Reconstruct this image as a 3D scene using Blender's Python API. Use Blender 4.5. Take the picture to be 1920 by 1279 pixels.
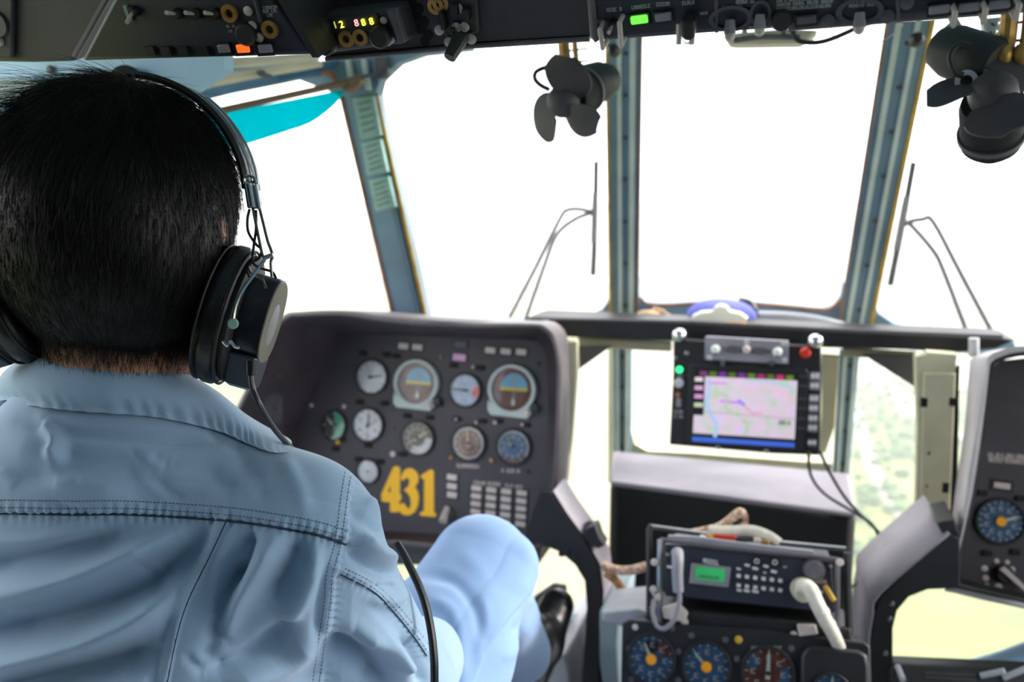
import bpy, bmesh, math, random
import numpy as np
from mathutils import Vector, Matrix, Euler, noise
from mathutils.bvhtree import BVHTree

random.seed(7); np.random.seed(7)
SC = bpy.context.scene
for _o in list(SC.objects): bpy.data.objects.remove(_o)
COL = SC.collection
R_ = math.radians

# ---------------------------------------------------------------- camera
FPX = 1700.0
CAM = Vector((0.07, 0.0, 1.10))
ROT = Euler((R_(90 - 8.7), 0, R_(17)), 'XYZ')
RM = ROT.to_matrix()
cd = bpy.data.cameras.new('camera'); cam = bpy.data.objects.new('camera', cd); COL.objects.link(cam)
cam.location = CAM; cam.rotation_euler = ROT
cd.sensor_width = 36.0; cd.lens = 36.0 * FPX / 1920.0
cd.clip_start = 0.02; cd.clip_end = 90000
cd.dof.use_dof = True; cd.dof.focus_distance = 0.74; cd.dof.aperture_fstop = 5.6
SC.camera = cam

# ---------------------------------------------------------------- light
SC.view_settings.view_transform = 'Standard'; SC.view_settings.look = 'None'
SC.view_settings.gamma = 1.0; SC.view_settings.use_curve_mapping = False
SC.view_settings.exposure = 2.0
w = bpy.data.worlds.new('overcast_sky'); SC.world = w; w.use_nodes = True
nt = w.node_tree; bg = nt.nodes['Background']
tc = nt.nodes.new('ShaderNodeTexCoord'); nz = nt.nodes.new('ShaderNodeTexNoise')
nz.inputs['Scale'].default_value = 2.2; nz.inputs['Detail'].default_value = 5
cr = nt.nodes.new('ShaderNodeValToRGB')
cr.color_ramp.elements[0].color = (0.86, 0.90, 0.96, 1); cr.color_ramp.elements[1].color = (1.0, 0.99, 0.97, 1)
nt.links.new(tc.outputs['Generated'], nz.inputs['Vector']); nt.links.new(nz.outputs['Fac'], cr.inputs['Fac'])
nt.links.new(cr.outputs['Color'], bg.inputs['Color'])
bg.inputs['Strength'].default_value = 1.0
sd = bpy.data.lights.new('sun', 'SUN'); sun = bpy.data.objects.new('sun', sd); COL.objects.link(sun)
sd.energy = 2.3; sd.angle = R_(14); sd.color = (1.0, 0.96, 0.9)
sun.rotation_euler = Vector((0.80, 0.32, 0.46)).to_track_quat('Z', 'Y').to_euler()
SC.cycles.max_bounces = 8; SC.cycles.diffuse_bounces = 4; SC.cycles.transparent_max_bounces = 16
SC.cycles.volume_bounces = 0
try: SC.cycles.use_denoising = True
except Exception: pass

# ---------------------------------------------------------------- projection helpers
def ray(px, py): return RM @ Vector(((px - 960) / FPX, -(py - 639.5) / FPX, -1.0))
def at(px, py, Y): r = ray(px, py); return CAM + r * (Y / r.y)          # on the aircraft plane y = Y
def cp(px, py, d): return CAM + ray(px, py) * d                           # at distance d along the view axis
def mpp(p): return (RM.transposed() @ (p - CAM)).z * -1.0 / FPX           # metres per pixel at point p
RMN = np.array(RM); CAMN = np.array(CAM)
def proj(P):
    q = (P - CAMN) @ RMN
    return 960 + FPX * q[:, 0] / -q[:, 2], 639.5 - FPX * q[:, 1] / -q[:, 2], -q[:, 2]

class Frame:
    """local plane: u right, v up, w out of the surface"""
    def __init__(s, o, n, up=Vector((0, 0, 1))):
        s.o = Vector(o); s.w = Vector(n).normalized(); s.u = up.cross(s.w).normalized(); s.v = s.w.cross(s.u)
    def P(s, u, v, w=0.0): return s.o + s.u * u + s.v * v + s.w * w
    def px(s, px, py, w=0.0):
        r = ray(px, py); o = s.o + s.w * w
        t = (o - CAM).dot(s.w) / r.dot(s.w); d = CAM + r * t - o
        return d.dot(s.u), d.dot(s.v)
    def m(s, px, py): u, v = s.px(px, py); return mpp(s.P(u, v))

# ---------------------------------------------------------------- mesh builder
class MB:
    def __init__(s): s.v = []; s.f = []
    def add(s, vs, fs):
        b = len(s.v); s.v += [Vector(x) for x in vs]; s.f += [[i + b for i in f] for f in fs]; return s
    def prism(s, f, pts, w0, w1, taper=1.0):
        n = len(pts)
        a = sum(pts[i][0] * pts[(i + 1) % n][1] - pts[(i + 1) % n][0] * pts[i][1] for i in range(n))
        if a < 0: pts = pts[::-1]
        cu = sum(p[0] for p in pts) / n; cv = sum(p[1] for p in pts) / n
        vs = [f.P(u, v, w0) for u, v in pts] + [f.P(cu + (u - cu) * taper, cv + (v - cv) * taper, w1) for u, v in pts]
        fs = [list(range(n))[::-1], list(range(n, 2 * n))] + [[i, (i + 1) % n, n + (i + 1) % n, n + i] for i in range(n)]
        return s.add(vs, fs)
    def pp(s, f, ppts, w0, w1, **k): return s.prism(f, [f.px(x, y, w1) for x, y in ppts], w0, w1, **k)
    def box(s, f, u0, u1, v0, v1, w0, w1): return s.prism(f, [(u0, v0), (u1, v0), (u1, v1), (u0, v1)], w0, w1)
    def bpx(s, f, x, y, wd, ht, w0, w1, ang=0.0):
        """box centred on pixel x,y, wd x ht pixels, upright in the frame"""
        u, v = f.px(x, y, w1); m = f.m(x, y); a = wd * m / 2; b = ht * m / 2
        c, q = math.cos(ang), math.sin(ang)
        return s.prism(f, [(u + c * i * a - q * j * b, v + q * i * a + c * j * b) for i, j in ((-1, -1), (1, -1), (1, 1), (-1, 1))], w0, w1)
    def cyl(s, f, u, v, r, w0, w1, n=24, r1=None, sx=1.0):
        r1 = r if r1 is None else r1
        A = [2 * math.pi * i / n for i in range(n)]
        vs = [f.P(u + r * sx * math.cos(a), v + r * math.sin(a), w0) for a in A] + [f.P(u + r1 * sx * math.cos(a), v + r1 * math.sin(a), w1) for a in A]
        return s.add(vs, [list(range(n))[::-1], list(range(n, 2 * n))] + [[i, (i + 1) % n, n + (i + 1) % n, n + i] for i in range(n)])
    def ring(s, f, u, v, ro, ri, w0, w1, n=32, sx=1.0):
        A = [2 * math.pi * i / n for i in range(n)]; vs = []
        for r, w in ((ro, w0), (ro, w1), (ri, w1), (ri, w0)): vs += [f.P(u + r * sx * math.cos(a), v + r * math.sin(a), w) for a in A]
        fs = []
        for k in range(4):
            l = (k + 1) % 4
            fs += [[k * n + i, k * n + (i + 1) % n, l * n + (i + 1) % n, l * n + i] for i in range(n)]
        return s.add(vs, fs)
    def lathe(s, f, u, v, prof, n=24):
        """prof: (radius, w) pairs from back to front"""
        A = [2 * math.pi * i / n for i in range(n)]; vs = []; k = len(prof)
        for r, w in prof: vs += [f.P(u + max(r, 1e-5) * math.cos(a), v + max(r, 1e-5) * math.sin(a), w) for a in A]
        fs = [[j * n + i, j * n + (i + 1) % n, (j + 1) * n + (i + 1) % n, (j + 1) * n + i] for j in range(k - 1) for i in range(n)]
        return s.add(vs, fs + [list(range(n))[::-1], list(range((k - 1) * n, k * n))])
    def tube(s, pts, r, n=8, sm=0):
        pts = [Vector(p) for p in pts]
        if sm: pts = spline(pts, sm)
        rs = r if isinstance(r, (list, tuple)) else None
        k = len(pts); vs = []; t = (pts[1] - pts[0]).normalized()
        up = Vector((0, 0, 1)) if abs(t.z) < .9 else Vector((1, 0, 0))
        a = t.cross(up).normalized()
        for i, p in enumerate(pts):
            t = (pts[min(i + 1, k - 1)] - pts[max(i - 1, 0)])
            t = t.normalized() if t.length > 1e-9 else Vector((0, 0, 1))
            a = (a - t * a.dot(t)).normalized(); b = t.cross(a)
            rr = (rs[0] + (rs[1] - rs[0]) * i / (k - 1)) if rs else r
            vs += [p + (a * math.cos(2 * math.pi * j / n) + b * math.sin(2 * math.pi * j / n)) * rr for j in range(n)]
        fs = [[i * n + j, i * n + (j + 1) % n, (i + 1) * n + (j + 1) % n, (i + 1) * n + j] for i in range(k - 1) for j in range(n)]
        return s.add(vs, fs + [list(range(n))[::-1], list(range((k - 1) * n, k * n))])
    def loft(s, loops, closed=True, caps=False):
        n = len(loops[0]); vs = [p for l in loops for p in l]
        fs = [[j * n + i, j * n + (i + 1) % n, (j + 1) * n + (i + 1) % n, (j + 1) * n + i]
              for j in range(len(loops) - 1) for i in range(n if closed else n - 1)]
        if caps: fs += [list(range(n))[::-1], list(range((len(loops) - 1) * n, len(loops) * n))]
        return s.add(vs, fs)
    def ball(s, c, r, n=12, sc=(1, 1, 1), M=None):
        c = Vector(c); M = M or Matrix.Identity(3); vs = []; k = n // 2
        for j in range(1, k):
            for i in range(n):
                th = math.pi * j / k; ph = 2 * math.pi * i / n
                vs.append(c + M @ Vector((r * sc[0] * math.sin(th) * math.cos(ph), r * sc[1] * math.sin(th) * math.sin(ph), r * sc[2] * math.cos(th))))
        top = len(vs); vs.append(c + M @ Vector((0, 0, r * sc[2]))); vs.append(c - M @ Vector((0, 0, r * sc[2])))
        fs = [[j * n + i, (j + 1) * n + i, (j + 1) * n + (i + 1) % n, j * n + (i + 1) % n] for j in range(k - 2) for i in range(n)]
        fs += [[top, i, (i + 1) % n] for i in range(n)] + [[top + 1, (k - 2) * n + (i + 1) % n, (k - 2) * n + i] for i in range(n)]
        return s.add(vs, fs)
    def build(s, name, mat, parent=None, bevel=0, ang=35, recalc=True):
        me = bpy.data.meshes.new(name)
        if parent is None:
            xs = [v.x for v in s.v]; ys = [v.y for v in s.v]; zs = [v.z for v in s.v]
            off = Vector(((min(xs) + max(xs)) / 2, (min(ys) + max(ys)) / 2, min(zs)))
        else: off = wloc(parent)
        me.from_pydata([tuple(v - off) for v in s.v], [], s.f)
        if recalc:
            b = bmesh.new(); b.from_mesh(me); bmesh.ops.recalc_face_normals(b, faces=b.faces); b.to_mesh(me); b.free()
        me.polygons.foreach_set('use_smooth', [True] * len(me.polygons)); me.set_sharp_from_angle(angle=R_(ang))
        me.materials.append(mat); o = bpy.data.objects.new(name, me); COL.objects.link(o)
        if parent is None: o.location = off
        else: o.parent = parent
        if bevel:
            m = o.modifiers.new('b', 'BEVEL'); m.width = bevel; m.segments = 2; m.limit_method = 'ANGLE'; m.angle_limit = R_(40); m.use_clamp_overlap = True
        return o

def wloc(o):
    v = Vector((0, 0, 0))
    while o is not None: v += o.location; o = o.parent
    return v
def spline(pts, sub):
    out = []; n = len(pts)
    for i in range(n - 1):
        p0, p1, p2, p3 = pts[max(i - 1, 0)], pts[i], pts[i + 1], pts[min(i + 2, n - 1)]
        for k in range(sub):
            t = k / sub
            out.append(0.5 * ((2 * p1) + (p2 - p0) * t + (2 * p0 - 5 * p1 + 4 * p2 - p3) * t * t + (3 * p1 - p0 - 3 * p2 + p3) * t ** 3))
    return out + [pts[-1]]
def spl2(pts, sub): return [(p.x, p.y) for p in spline([Vector((x, y, 0)) for x, y in pts], sub)]
def T(o, label=None, cat=None, group=None, kind=None):
    if label: o['label'] = label
    if cat: o['category'] = cat
    if group: o['group'] = group
    if kind: o['kind'] = kind
    return o
def empty(name, loc, label, cat, group=None):
    o = bpy.data.objects.new(name, None); COL.objects.link(o); o.location = loc; o.empty_display_size = .05
    return T(o, label, cat, group)
def ST(o, label=None): o['kind'] = 'structure'; return T(o, label)

# ---------------------------------------------------------------- materials
def lin(c):
    f = lambda x: x / 12.92 if x <= .04045 else ((x + .055) / 1.055) ** 2.4
    return tuple(f(x / 255) for x in c) + (1,)
def M(name, rgb, rough=.5, metal=0.0, var=.12, scale=18, bump=.12, bscale=220, emit=0, sheen=0, spec=.5, rgb2=None):
    m = bpy.data.materials.new(name); m.use_nodes = True; t = m.node_tree; p = t.nodes['Principled BSDF']; L = t.links.new
    p.inputs['Roughness'].default_value = rough; p.inputs['Metallic'].default_value = metal
    p.inputs['Specular IOR Level'].default_value = spec
    tcn = t.nodes.new('ShaderNodeTexCoord'); n1 = t.nodes.new('ShaderNodeTexNoise'); n1.inputs['Scale'].default_value = scale; n1.inputs['Detail'].default_value = 6
    L(tcn.outputs['Object'], n1.inputs['Vector'])
    c = lin(rgb); r = t.nodes.new('ShaderNodeValToRGB'); L(n1.outputs['Fac'], r.inputs['Fac'])
    lo = lin(rgb2) if rgb2 else tuple(max(0, x * (1 - var)) for x in c[:3]) + (1,)
    hi = c if rgb2 else tuple(min(1, x * (1 + var)) for x in c[:3]) + (1,)
    r.color_ramp.elements[0].color = lo; r.color_ramp.elements[1].color = hi
    r.color_ramp.elements[0].position = .35; r.color_ramp.elements[1].position = .65
    L(r.outputs['Color'], p.inputs['Base Color'])
    if bump:
        n2 = t.nodes.new('ShaderNodeTexNoise'); n2.inputs['Scale'].default_value = bscale; b = t.nodes.new('ShaderNodeBump')
        b.inputs['Strength'].default_value = bump; b.inputs['Distance'].default_value = .001
        L(tcn.outputs['Object'], n2.inputs['Vector']); L(n2.outputs['Fac'], b.inputs['Height']); L(b.outputs['Normal'], p.inputs['Normal'])
    if emit:
        L(r.outputs['Color'], p.inputs['Emission Color']); p.inputs['Emission Strength'].default_value = emit
    if sheen: p.inputs['Sheen Weight'].default_value = sheen
    return m
def glassmat(name, tint=(1, 1, 1), refl=.06):
    m = bpy.data.materials.new(name); m.use_nodes = True; t = m.node_tree; t.nodes.clear(); L = t.links.new
    o = t.nodes.new('ShaderNodeOutputMaterial'); tr = t.nodes.new('ShaderNodeBsdfTransparent'); gl = t.nodes.new('ShaderNodeBsdfGlossy')
    mx = t.nodes.new('ShaderNodeMixShader'); fr = t.nodes.new('ShaderNodeLayerWeight'); mu = t.nodes.new('ShaderNodeMath'); mu.operation = 'MULTIPLY'
    tr.inputs['Color'].default_value = tint + (1,); gl.inputs['Roughness'].default_value = .03
    fr.inputs['Blend'].default_value = .25; mu.inputs[1].default_value = refl / .12
    L(fr.outputs['Fresnel'], mu.inputs[0]); L(mu.outputs[0], mx.inputs['Fac']); L(tr.outputs[0], mx.inputs[1]); L(gl.outputs[0], mx.inputs[2]); L(mx.outputs[0], o.inputs['Surface'])
    return m
m_glass = glassmat('window_glass', (.985, .99, .985), .018)
m_dialglass = glassmat('dial_glass', (.97, .97, .97), .10)
m_panel = M('panel_black_brown', (62, 56, 62), .55, var=.18, scale=9)
m_panel2 = M('panel_blue_black', (40, 42, 56), .5, var=.2, scale=9)
m_black = M('black_paint', (28, 26, 29), .5, var=.2)
m_blackm = M('black_matte', (16, 15, 17), .8, var=.2)
m_hood = M('hood_leatherette', (62, 52, 57), .55, var=.22, scale=14, bump=.35, bscale=500)
m_hoodrim = M('hood_rim_grey', (98, 90, 94), .5, var=.12)
m_frame = M('frame_blue_grey', (104, 130, 148), .5, var=.12, scale=12)
m_frame_l = M('frame_pale_rib', (184, 194, 190), .45, var=.1, scale=12)
m_skin_blue = M('cabin_pale_blue', (150, 184, 208), .55, var=.08, scale=6)
m_blue_d = M('window_rail_blue', (72, 120, 158), .5, var=.15, scale=10)
m_beige = M('beige_trim', (205, 192, 168), .55, var=.12, scale=12)
m_tan = M('tan_rod', (124, 94, 68), .5, var=.15)
m_seal_y = M('yellow_sealant', (190, 150, 52), .6, var=.25, scale=30)
m_seal_o = M('brown_sealant', (150, 100, 64), .6, var=.25, scale=30)
m_cream = M('cream_green_paint', (196, 190, 160), .55, var=.12, scale=10)
m_teal = M('teal_placard', (124, 158, 150), .6, var=.12, scale=40)
m_grey = M('grey_paint', (138, 134, 142), .5, var=.1)
m_grey_l = M('light_grey_paint', (186, 184, 190), .5, var=.08)
m_greyd = M('dark_grey_paint', (84, 80, 86), .55, var=.15)
m_white = M('white_plastic', (226, 224, 220), .45, var=.06)
m_cap = M('warm_white_cap', (202, 186, 180), .45, var=.1)
m_chrome = M('bright_metal', (205, 205, 208), .22, 1.0, var=.05, bump=.03)
m_steel = M('satin_steel', (150, 150, 150), .35, 1.0, var=.1, bump=.05)
m_bronze = M('bronze_bracket', (176, 132, 72), .4, .5, var=.3, scale=60)
m_rubber = M('black_rubber', (34, 30, 33), .55, var=.15)
m_fan = M('fan_rubber', (62, 54, 60), .55, var=.12)
m_orange = M('orange_lamp', (255, 92, 30), .4, emit=.35)
m_green = M('green_lamp', (110, 235, 70), .4, emit=.3)
m_ledg = M('green_led', (40, 235, 120), .4, emit=.8)
m_red = M('red_button', (205, 52, 34), .35, var=.1)
m_pink = M('pink_label', (214, 160, 198), .5, var=.1)
m_dial_w = M('dial_pale_and_reflection', (205, 205, 210), .35, var=.12, scale=30, bump=0)  # pale tone also paints the reflections that whiten the left gauges
m_dial_b = M('dial_blue', (72, 104, 140), .4, var=.15, scale=60, bump=0)
m_dial_bl = M('dial_black', (40, 38, 42), .4, var=.15, bump=0)
m_dial_br = M('dial_brown', (120, 66, 56), .4, var=.25, scale=60, bump=0)
m_dial_bp = M('dial_pale_blue', (170, 190, 216), .4, var=.1, scale=60, bump=0)
m_dial_g = M('dial_green', (70, 176, 136), .4, var=.15, scale=60, bump=0)
m_mark = M('dial_marking', (236, 232, 222), .5, var=.03, bump=0)
m_markc = M('dial_marking_cream', (226, 206, 164), .5, var=.05, bump=0)
m_sky_b = M('horizon_blue', (118, 186, 216), .4, var=.08, bump=0)
m_hz_y = M('horizon_yellow', (240, 204, 70), .4, var=.05, bump=0)
m_hz_br = M('horizon_brown', (112, 70, 58), .4, var=.2, bump=0)
m_yel = M('yellow_number', (255, 188, 6), .5, var=.04, bump=0)
m_oran = M('orange_knob', (248, 164, 28), .4, var=.05)
m_red_d = M('red_mark', (222, 60, 48), .4, var=.05, bump=0)
m_txt = M('panel_lettering', (176, 176, 178), .6, var=.1, bump=0)
m_wire_w = M('white_cable', (214, 206, 192), .5, var=.12, scale=60)
m_wire_b = M('black_cable', (26, 24, 25), .45)
m_wire_p = M('pink_loom', (222, 196, 172), .5, var=.3, scale=160, rgb2=(158, 98, 70))
m_wire_o = M('orange_loom', (190, 138, 82), .5, var=.3, scale=90, rgb2=(120, 84, 50))
m_lcd = M('green_lcd', (40, 140, 80), .4, emit=.2, var=.08, bump=0)
# ================================================================ outside world
GZ = -330.0
def ground_pt(px, py):
    r = ray(px, py); t = (GZ - CAM.z) / r.z; return CAM + r * t
def groundmat():
    m = bpy.data.materials.new('fields'); m.use_nodes = True; t = m.node_tree; p = t.nodes['Principled BSDF']; L = t.links.new
    p.inputs['Roughness'].default_value = .95
    tcn = t.nodes.new('ShaderNodeTexCoord')
    vo = t.nodes.new('ShaderNodeTexVoronoi'); vo.inputs['Scale'].default_value = .0045
    n = t.nodes.new('ShaderNodeTexNoise'); n.inputs['Scale'].default_value = .0016; n.inputs['Detail'].default_value = 8; n.inputs['Roughness'].default_value = .62
    n2 = t.nodes.new('ShaderNodeTexNoise'); n2.inputs['Scale'].default_value = .02; n2.inputs['Detail'].default_value = 6
    L(tcn.outputs['Object'], vo.inputs['Vector']); L(tcn.outputs['Object'], n.inputs['Vector']); L(tcn.outputs['Object'], n2.inputs['Vector'])
    r = t.nodes.new('ShaderNodeValToRGB'); L(n.outputs['Fac'], r.inputs['Fac']); e = r.color_ramp.elements
    e[0].position = .36; e[0].color = lin((62, 90, 34)); e[1].position = .66; e[1].color = lin((136, 128, 102))
    k = e.new(.46); k.color = lin((98, 116, 38)); k = e.new(.54); k.color = lin((122, 124, 52))
    r2 = t.nodes.new('ShaderNodeValToRGB'); L(vo.outputs['Color'], r2.inputs['Fac']); e = r2.color_ramp.elements
    e[0].color = lin((78, 106, 48)); e[1].color = lin((122, 134, 72))
    r3 = t.nodes.new('ShaderNodeValToRGB'); L(n2.outputs['Fac'], r3.inputs['Fac']); r3.color_ramp.elements[0].color = (.45, .5, .45, 1); r3.color_ramp.elements[1].color = (1, 1, 1, 1)
    r3.color_ramp.elements[0].position = .3; r3.color_ramp.elements[1].position = .6
    mx = t.nodes.new('ShaderNodeMix'); mx.data_type = 'RGBA'; mx.inputs[0].default_value = .35
    L(r.outputs['Color'], mx.inputs[6]); L(r2.outputs['Color'], mx.inputs[7])
    mm = t.nodes.new('ShaderNodeMix'); mm.data_type = 'RGBA'; mm.blend_type = 'MULTIPLY'; mm.inputs[0].default_value = .55
    L(mx.outputs[2], mm.inputs[6]); L(r3.outputs['Color'], mm.inputs[7]); L(mm.outputs[2], p.inputs['Base Color'])
    return m
m_ground = groundmat()
m_river = M('river_silt_water', (122, 112, 62), .35, var=.05, scale=.004, bump=0)
m_road = M('pale_road', (150, 142, 128), .9, var=.05, scale=.05, bump=0)
m_house = M('pale_house', (180, 168, 162), .8, var=.1, scale=.02, bump=0)
m_roofb = M('blue_roof', (58, 92, 140), .6, var=.1, scale=.02, bump=0)
m_tree = M('tree_green', (62, 92, 46), .9, var=.3, scale=.01, bump=0)
G = Frame(Vector((0, 0, GZ)), Vector((0, 0, 1)), up=Vector((0, 1, 0)))
G.u = Vector((1, 0, 0)); G.v = Vector((0, 1, 0)); G.w = Vector((0, 0, 1))
def slab(pts, z0, z1, name, mat, label=None):
    b = MB(); b.prism(G, [(p.x, p.y) for p in pts], z0, z1); o = b.build(name, mat); return ST(o, label)
b = MB(); b.box(G, -26000, 26000, -3000, 52000, -6, 0); ST(b.build('ground', m_ground), 'hazy plain of green fields far below the helicopter')
rv = [ground_pt(*p) for p in spl2([(860, 1279), (980, 1040), (1030, 900), (1060, 760), (1075, 660), (1050, 600), (980, 575), (820, 566), (600, 556)], 6)]
rv += [ground_pt(*p) for p in spl2([(560, 540), (820, 548), (1060, 556), (1180, 580), (1330, 640), (1500, 740), (1590, 880), (1600, 1010), (1590, 1140), (1560, 1279)], 6)]
slab(rv, 0, .8, 'river', m_river, 'broad pale silty river running under the helicopter nose')
def road(pts, wd, name='road', mat=None):
    c = spline([ground_pt(*p) for p in pts], 6); l = []; r = []
    for i, q in enumerate(c):
        t = (c[min(i + 1, len(c) - 1)] - c[max(i - 1, 0)]).normalized(); nn = Vector((-t.y, t.x, 0)) * wd
        l.append(q + nn); r.append(q - nn)
    b = MB(); b.loft([[p + Vector((0, 0, 1.2)) for p in l], [p + Vector((0, 0, 1.2)) for p in r]], closed=False)
    o = b.build(name, mat or m_road); m = o.modifiers.new('s', 'SOLIDIFY'); m.thickness = .5; return ST(o)
road([(1600, 760), (1625, 850), (1660, 930), (1720, 1000), (1800, 1060)], 9)
road([(1600, 700), (1680, 740), (1740, 800), (1900, 850)], 22)
road([(1440, 500), (1470, 530), (1560, 556), (1700, 566)], 12)
# towns and trees scattered on the plain
def scatter(n, fn, name, mat, kind_lab, kd):
    b = MB()
    for i in range(n): fn(b, i)
    o = b.build(name, mat, recalc=False); T(o, kind_lab, kd, kind='stuff'); return o
rnd = random.Random(3)
BOX8 = [(-1, -1), (1, -1), (1, 1), (-1, 1)]
def house(b, i):
    px = rnd.choice([rnd.uniform(600, 1150), rnd.uniform(1150, 1700), rnd.uniform(1600, 2000)])
    py = 462 + rnd.random() ** 1.5 * (270 if px > 1600 else 110)
    if 1040 < px < 1600 and py > 545: py = rnd.uniform(470, 545)
    g = ground_pt(px, py); a = rnd.uniform(6, 16) * (1 + (g.y > 3500)); c = rnd.uniform(5, 12) * (1 + (g.y > 3500)); h = rnd.uniform(5, 12); th = rnd.uniform(0, 3)
    u = Vector((math.cos(th), math.sin(th), 0)); v = Vector((-u.y, u.x, 0)); z = Vector((0, 0, 1))
    q = [g + u * a * i_ + v * c * j_ for i_, j_ in BOX8]
    b.add(q + [p + z * h for p in q] + [g + u * a + z * h * 1.4, g - u * a + z * h * 1.4],
          [[0, 1, 5, 4], [1, 2, 6, 8, 5], [2, 3, 7, 6], [3, 0, 4, 9, 7], [4, 5, 8, 9], [7, 9, 8, 6]])
scatter(1500, house, 'town_houses', m_house, 'small pale houses of the towns scattered over the hazy plain', 'houses')
def tree(b, i):
    px = rnd.choice([rnd.uniform(600, 1150), rnd.uniform(1600, 2050)]); py = 500 + rnd.random() * 560
    if px < 1150: py = 470 + rnd.random() * 90
    g = ground_pt(px, py); r = rnd.uniform(4, 9)
    b.ball(g + Vector((0, 0, r * .7)), r, n=6, sc=(1, 1, .8))
scatter(1400, tree, 'tree_clumps', m_tree, 'dark green trees scattered over the fields below', 'trees')
for k, (px, py) in enumerate([(392, 706), (410, 712), (428, 704)]):
    g = ground_pt(px, py); b = MB(); f = Frame(g, Vector((0, 0, 1)), up=Vector((0, 1, 0))); f.u = Vector((.9, .4, 0)).normalized(); f.v = Vector((-.4, .9, 0)).normalized(); f.w = Vector((0, 0, 1))
    root = empty('warehouse', g, ['blue roofed warehouse beside the pilot\'s collar, nearest the neck', 'blue roofed warehouse in the middle of the row past the collar', 'blue roofed warehouse at the right end of the row past the collar'][k], 'building', 'blue roofed warehouses on the left river bank')
    b.box(f, -5, 5, -14, 14, 0, 6); b.build('wall', m_house, root)
    b = MB(); b.add([f.P(-6, -15, 6), f.P(6, -15, 6), f.P(0, -15, 9), f.P(-6, 15, 6), f.P(6, 15, 6), f.P(0, 15, 9)], [[0, 1, 2], [3, 5, 4], [0, 2, 5, 3], [1, 4, 5, 2], [0, 3, 4, 1]]); b.build('roof', m_roofb, root)
# haze over the plain
hz = bpy.data.materials.new('haze'); hz.use_nodes = True; t = hz.node_tree; t.nodes.clear()
o_ = t.nodes.new('ShaderNodeOutputMaterial'); vs_ = t.nodes.new('ShaderNodeVolumeScatter'); vs_.inputs['Density'].default_value = .00024; vs_.inputs['Color'].default_value = (1, 1, 1, 1)
t.links.new(vs_.outputs[0], o_.inputs['Volume'])
b = MB(); b.box(G, -24000, 24000, 40, 46000, 2, 322); o = b.build('haze', hz); ST(o, 'white haze lying over the plain')

# ================================================================ cockpit shell
zc = CAM.z
XF = Frame(Vector((0, 0, 0)), Vector((0, -1, 0)))                         # upright frame facing the tail
def YF(Y): return Frame(Vector((0, Y, 0)), Vector((0, -1, 0)))
def wbox(b, x0, x1, y0, y1, z0, z1): b.box(XF, x0, x1, z0, z1, -y1, -y0); return b
m_floor = M('floor_grey_paint', (150, 156, 160), .6, var=.15, scale=8)
ST(wbox(MB(), -1.06, 1.16, -3.2, 1.95, -.08, 0).build('floor', m_floor))
b = MB(); wbox(b, -1.06, 1.16, -3.2, 1.70, zc + .335, zc + .36); ST(b.build('ceiling', m_skin_blue))
b = MB(); wbox(b, -1.07, -1.04, -3.2, 1.7, 0, zc - .58); ST(b.build('wall_left', m_skin_blue))
b = MB(); wbox(b, 1.14, 1.17, -3.2, 1.7, 0, zc - .50); ST(b.build('wall_right', m_skin_blue))
m_cabin = M('cabin_lining_darkened', (78, 80, 82), .8, var=.1, scale=6)  # unseen lining, kept dark to cut flat light in the cockpit
b = MB(); wbox(b, -1.06, -1.02, -3.2, -.05, zc - .585, zc + .34); ST(b.build('trim_1', m_cabin), 'unseen grey cabin lining added behind the left side window to cut light')
b = MB(); wbox(b, 1.12, 1.16, -3.2, -.05, zc - .505, zc + .34); ST(b.build('trim_16', m_cabin), 'unseen grey cabin lining added behind the right side window to cut light')
b = MB(); wbox(b, -1.06, 1.16, -3.25, -3.2, 0, zc + .36); ST(b.build('wall_back', m_cabin))  # unseen rear closure added to block light from behind

def pillar(name, L, Rr, Ys, mat, label, ribs=(), seals=(), rivets=0, thick=.05, labels=()):
    """L, Rr: pixel points down each edge, Ys: depth for each row"""
    rows = len(L); b = MB(); vs = []
    for i in range(rows):
        a = at(*L[i], Ys[i]); c = at(*Rr[i], Ys[i]); bk = Vector((0, thick, 0)); ins = (c - a) * .12
        vs.append([a + Vector((0, .004, 0)), a + ins * .3, c - ins * .3, c + Vector((0, .004, 0)), c + bk - ins, a + bk + ins])
    b.loft(vs, caps=True); o = ST(b.build(name, mat), label)
    def along(t0, t1, s0, s1, lift, m, nm):
        b = MB(); ls = []
        for i in range(rows):
            q = i / (rows - 1)
            if q < s0 - 1e-6 or q > s1 + 1e-6: continue
            a = at(*L[i], Ys[i]); c = at(*Rr[i], Ys[i]); p0 = a + (c - a) * t0; p1 = a + (c - a) * t1
            ls.append([p0, p0 + Vector((0, -lift, 0)), p1 + Vector((0, -lift, 0)), p1])
        b.loft(ls, caps=True); return b.build(nm, m, o, bevel=.0008)
    for t0, t1 in ribs: along(t0, t1, 0, 1, .009, m_frame_l, 'rib')
    for t0, t1, m in seals: along(t0, t1, 0, 1, .004, m, 'window_seal')
    if rivets:
        for k in range(rivets):
            q = (k + .5) / rivets * (rows - 1); i = int(q); f = q - i
            P = lambda E: Vector(E[i] + (0,)) * (1 - f) + Vector(E[i + 1] + (0,)) * f
            Y = Ys[i] * (1 - f) + Ys[i + 1] * f; l = P(L); r = P(Rr); c = l + (r - l) * .52
            fr = YF(Y); u, v = fr.px(c.x, c.y); MB().lathe(fr, u, v, [(.006, 0), (.006, .002), (.003, .004)], 10).build('rivet', m_greyd, o)
    return o
def rows(p0, p1, n): return [(p0[0] + (p1[0] - p0[0]) * i / n, p0[1] + (p1[1] - p0[1]) * i / n) for i in range(n + 1)]
def yrow(a, c, n): return [a + (c - a) * i / n for i in range(n + 1)]
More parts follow.
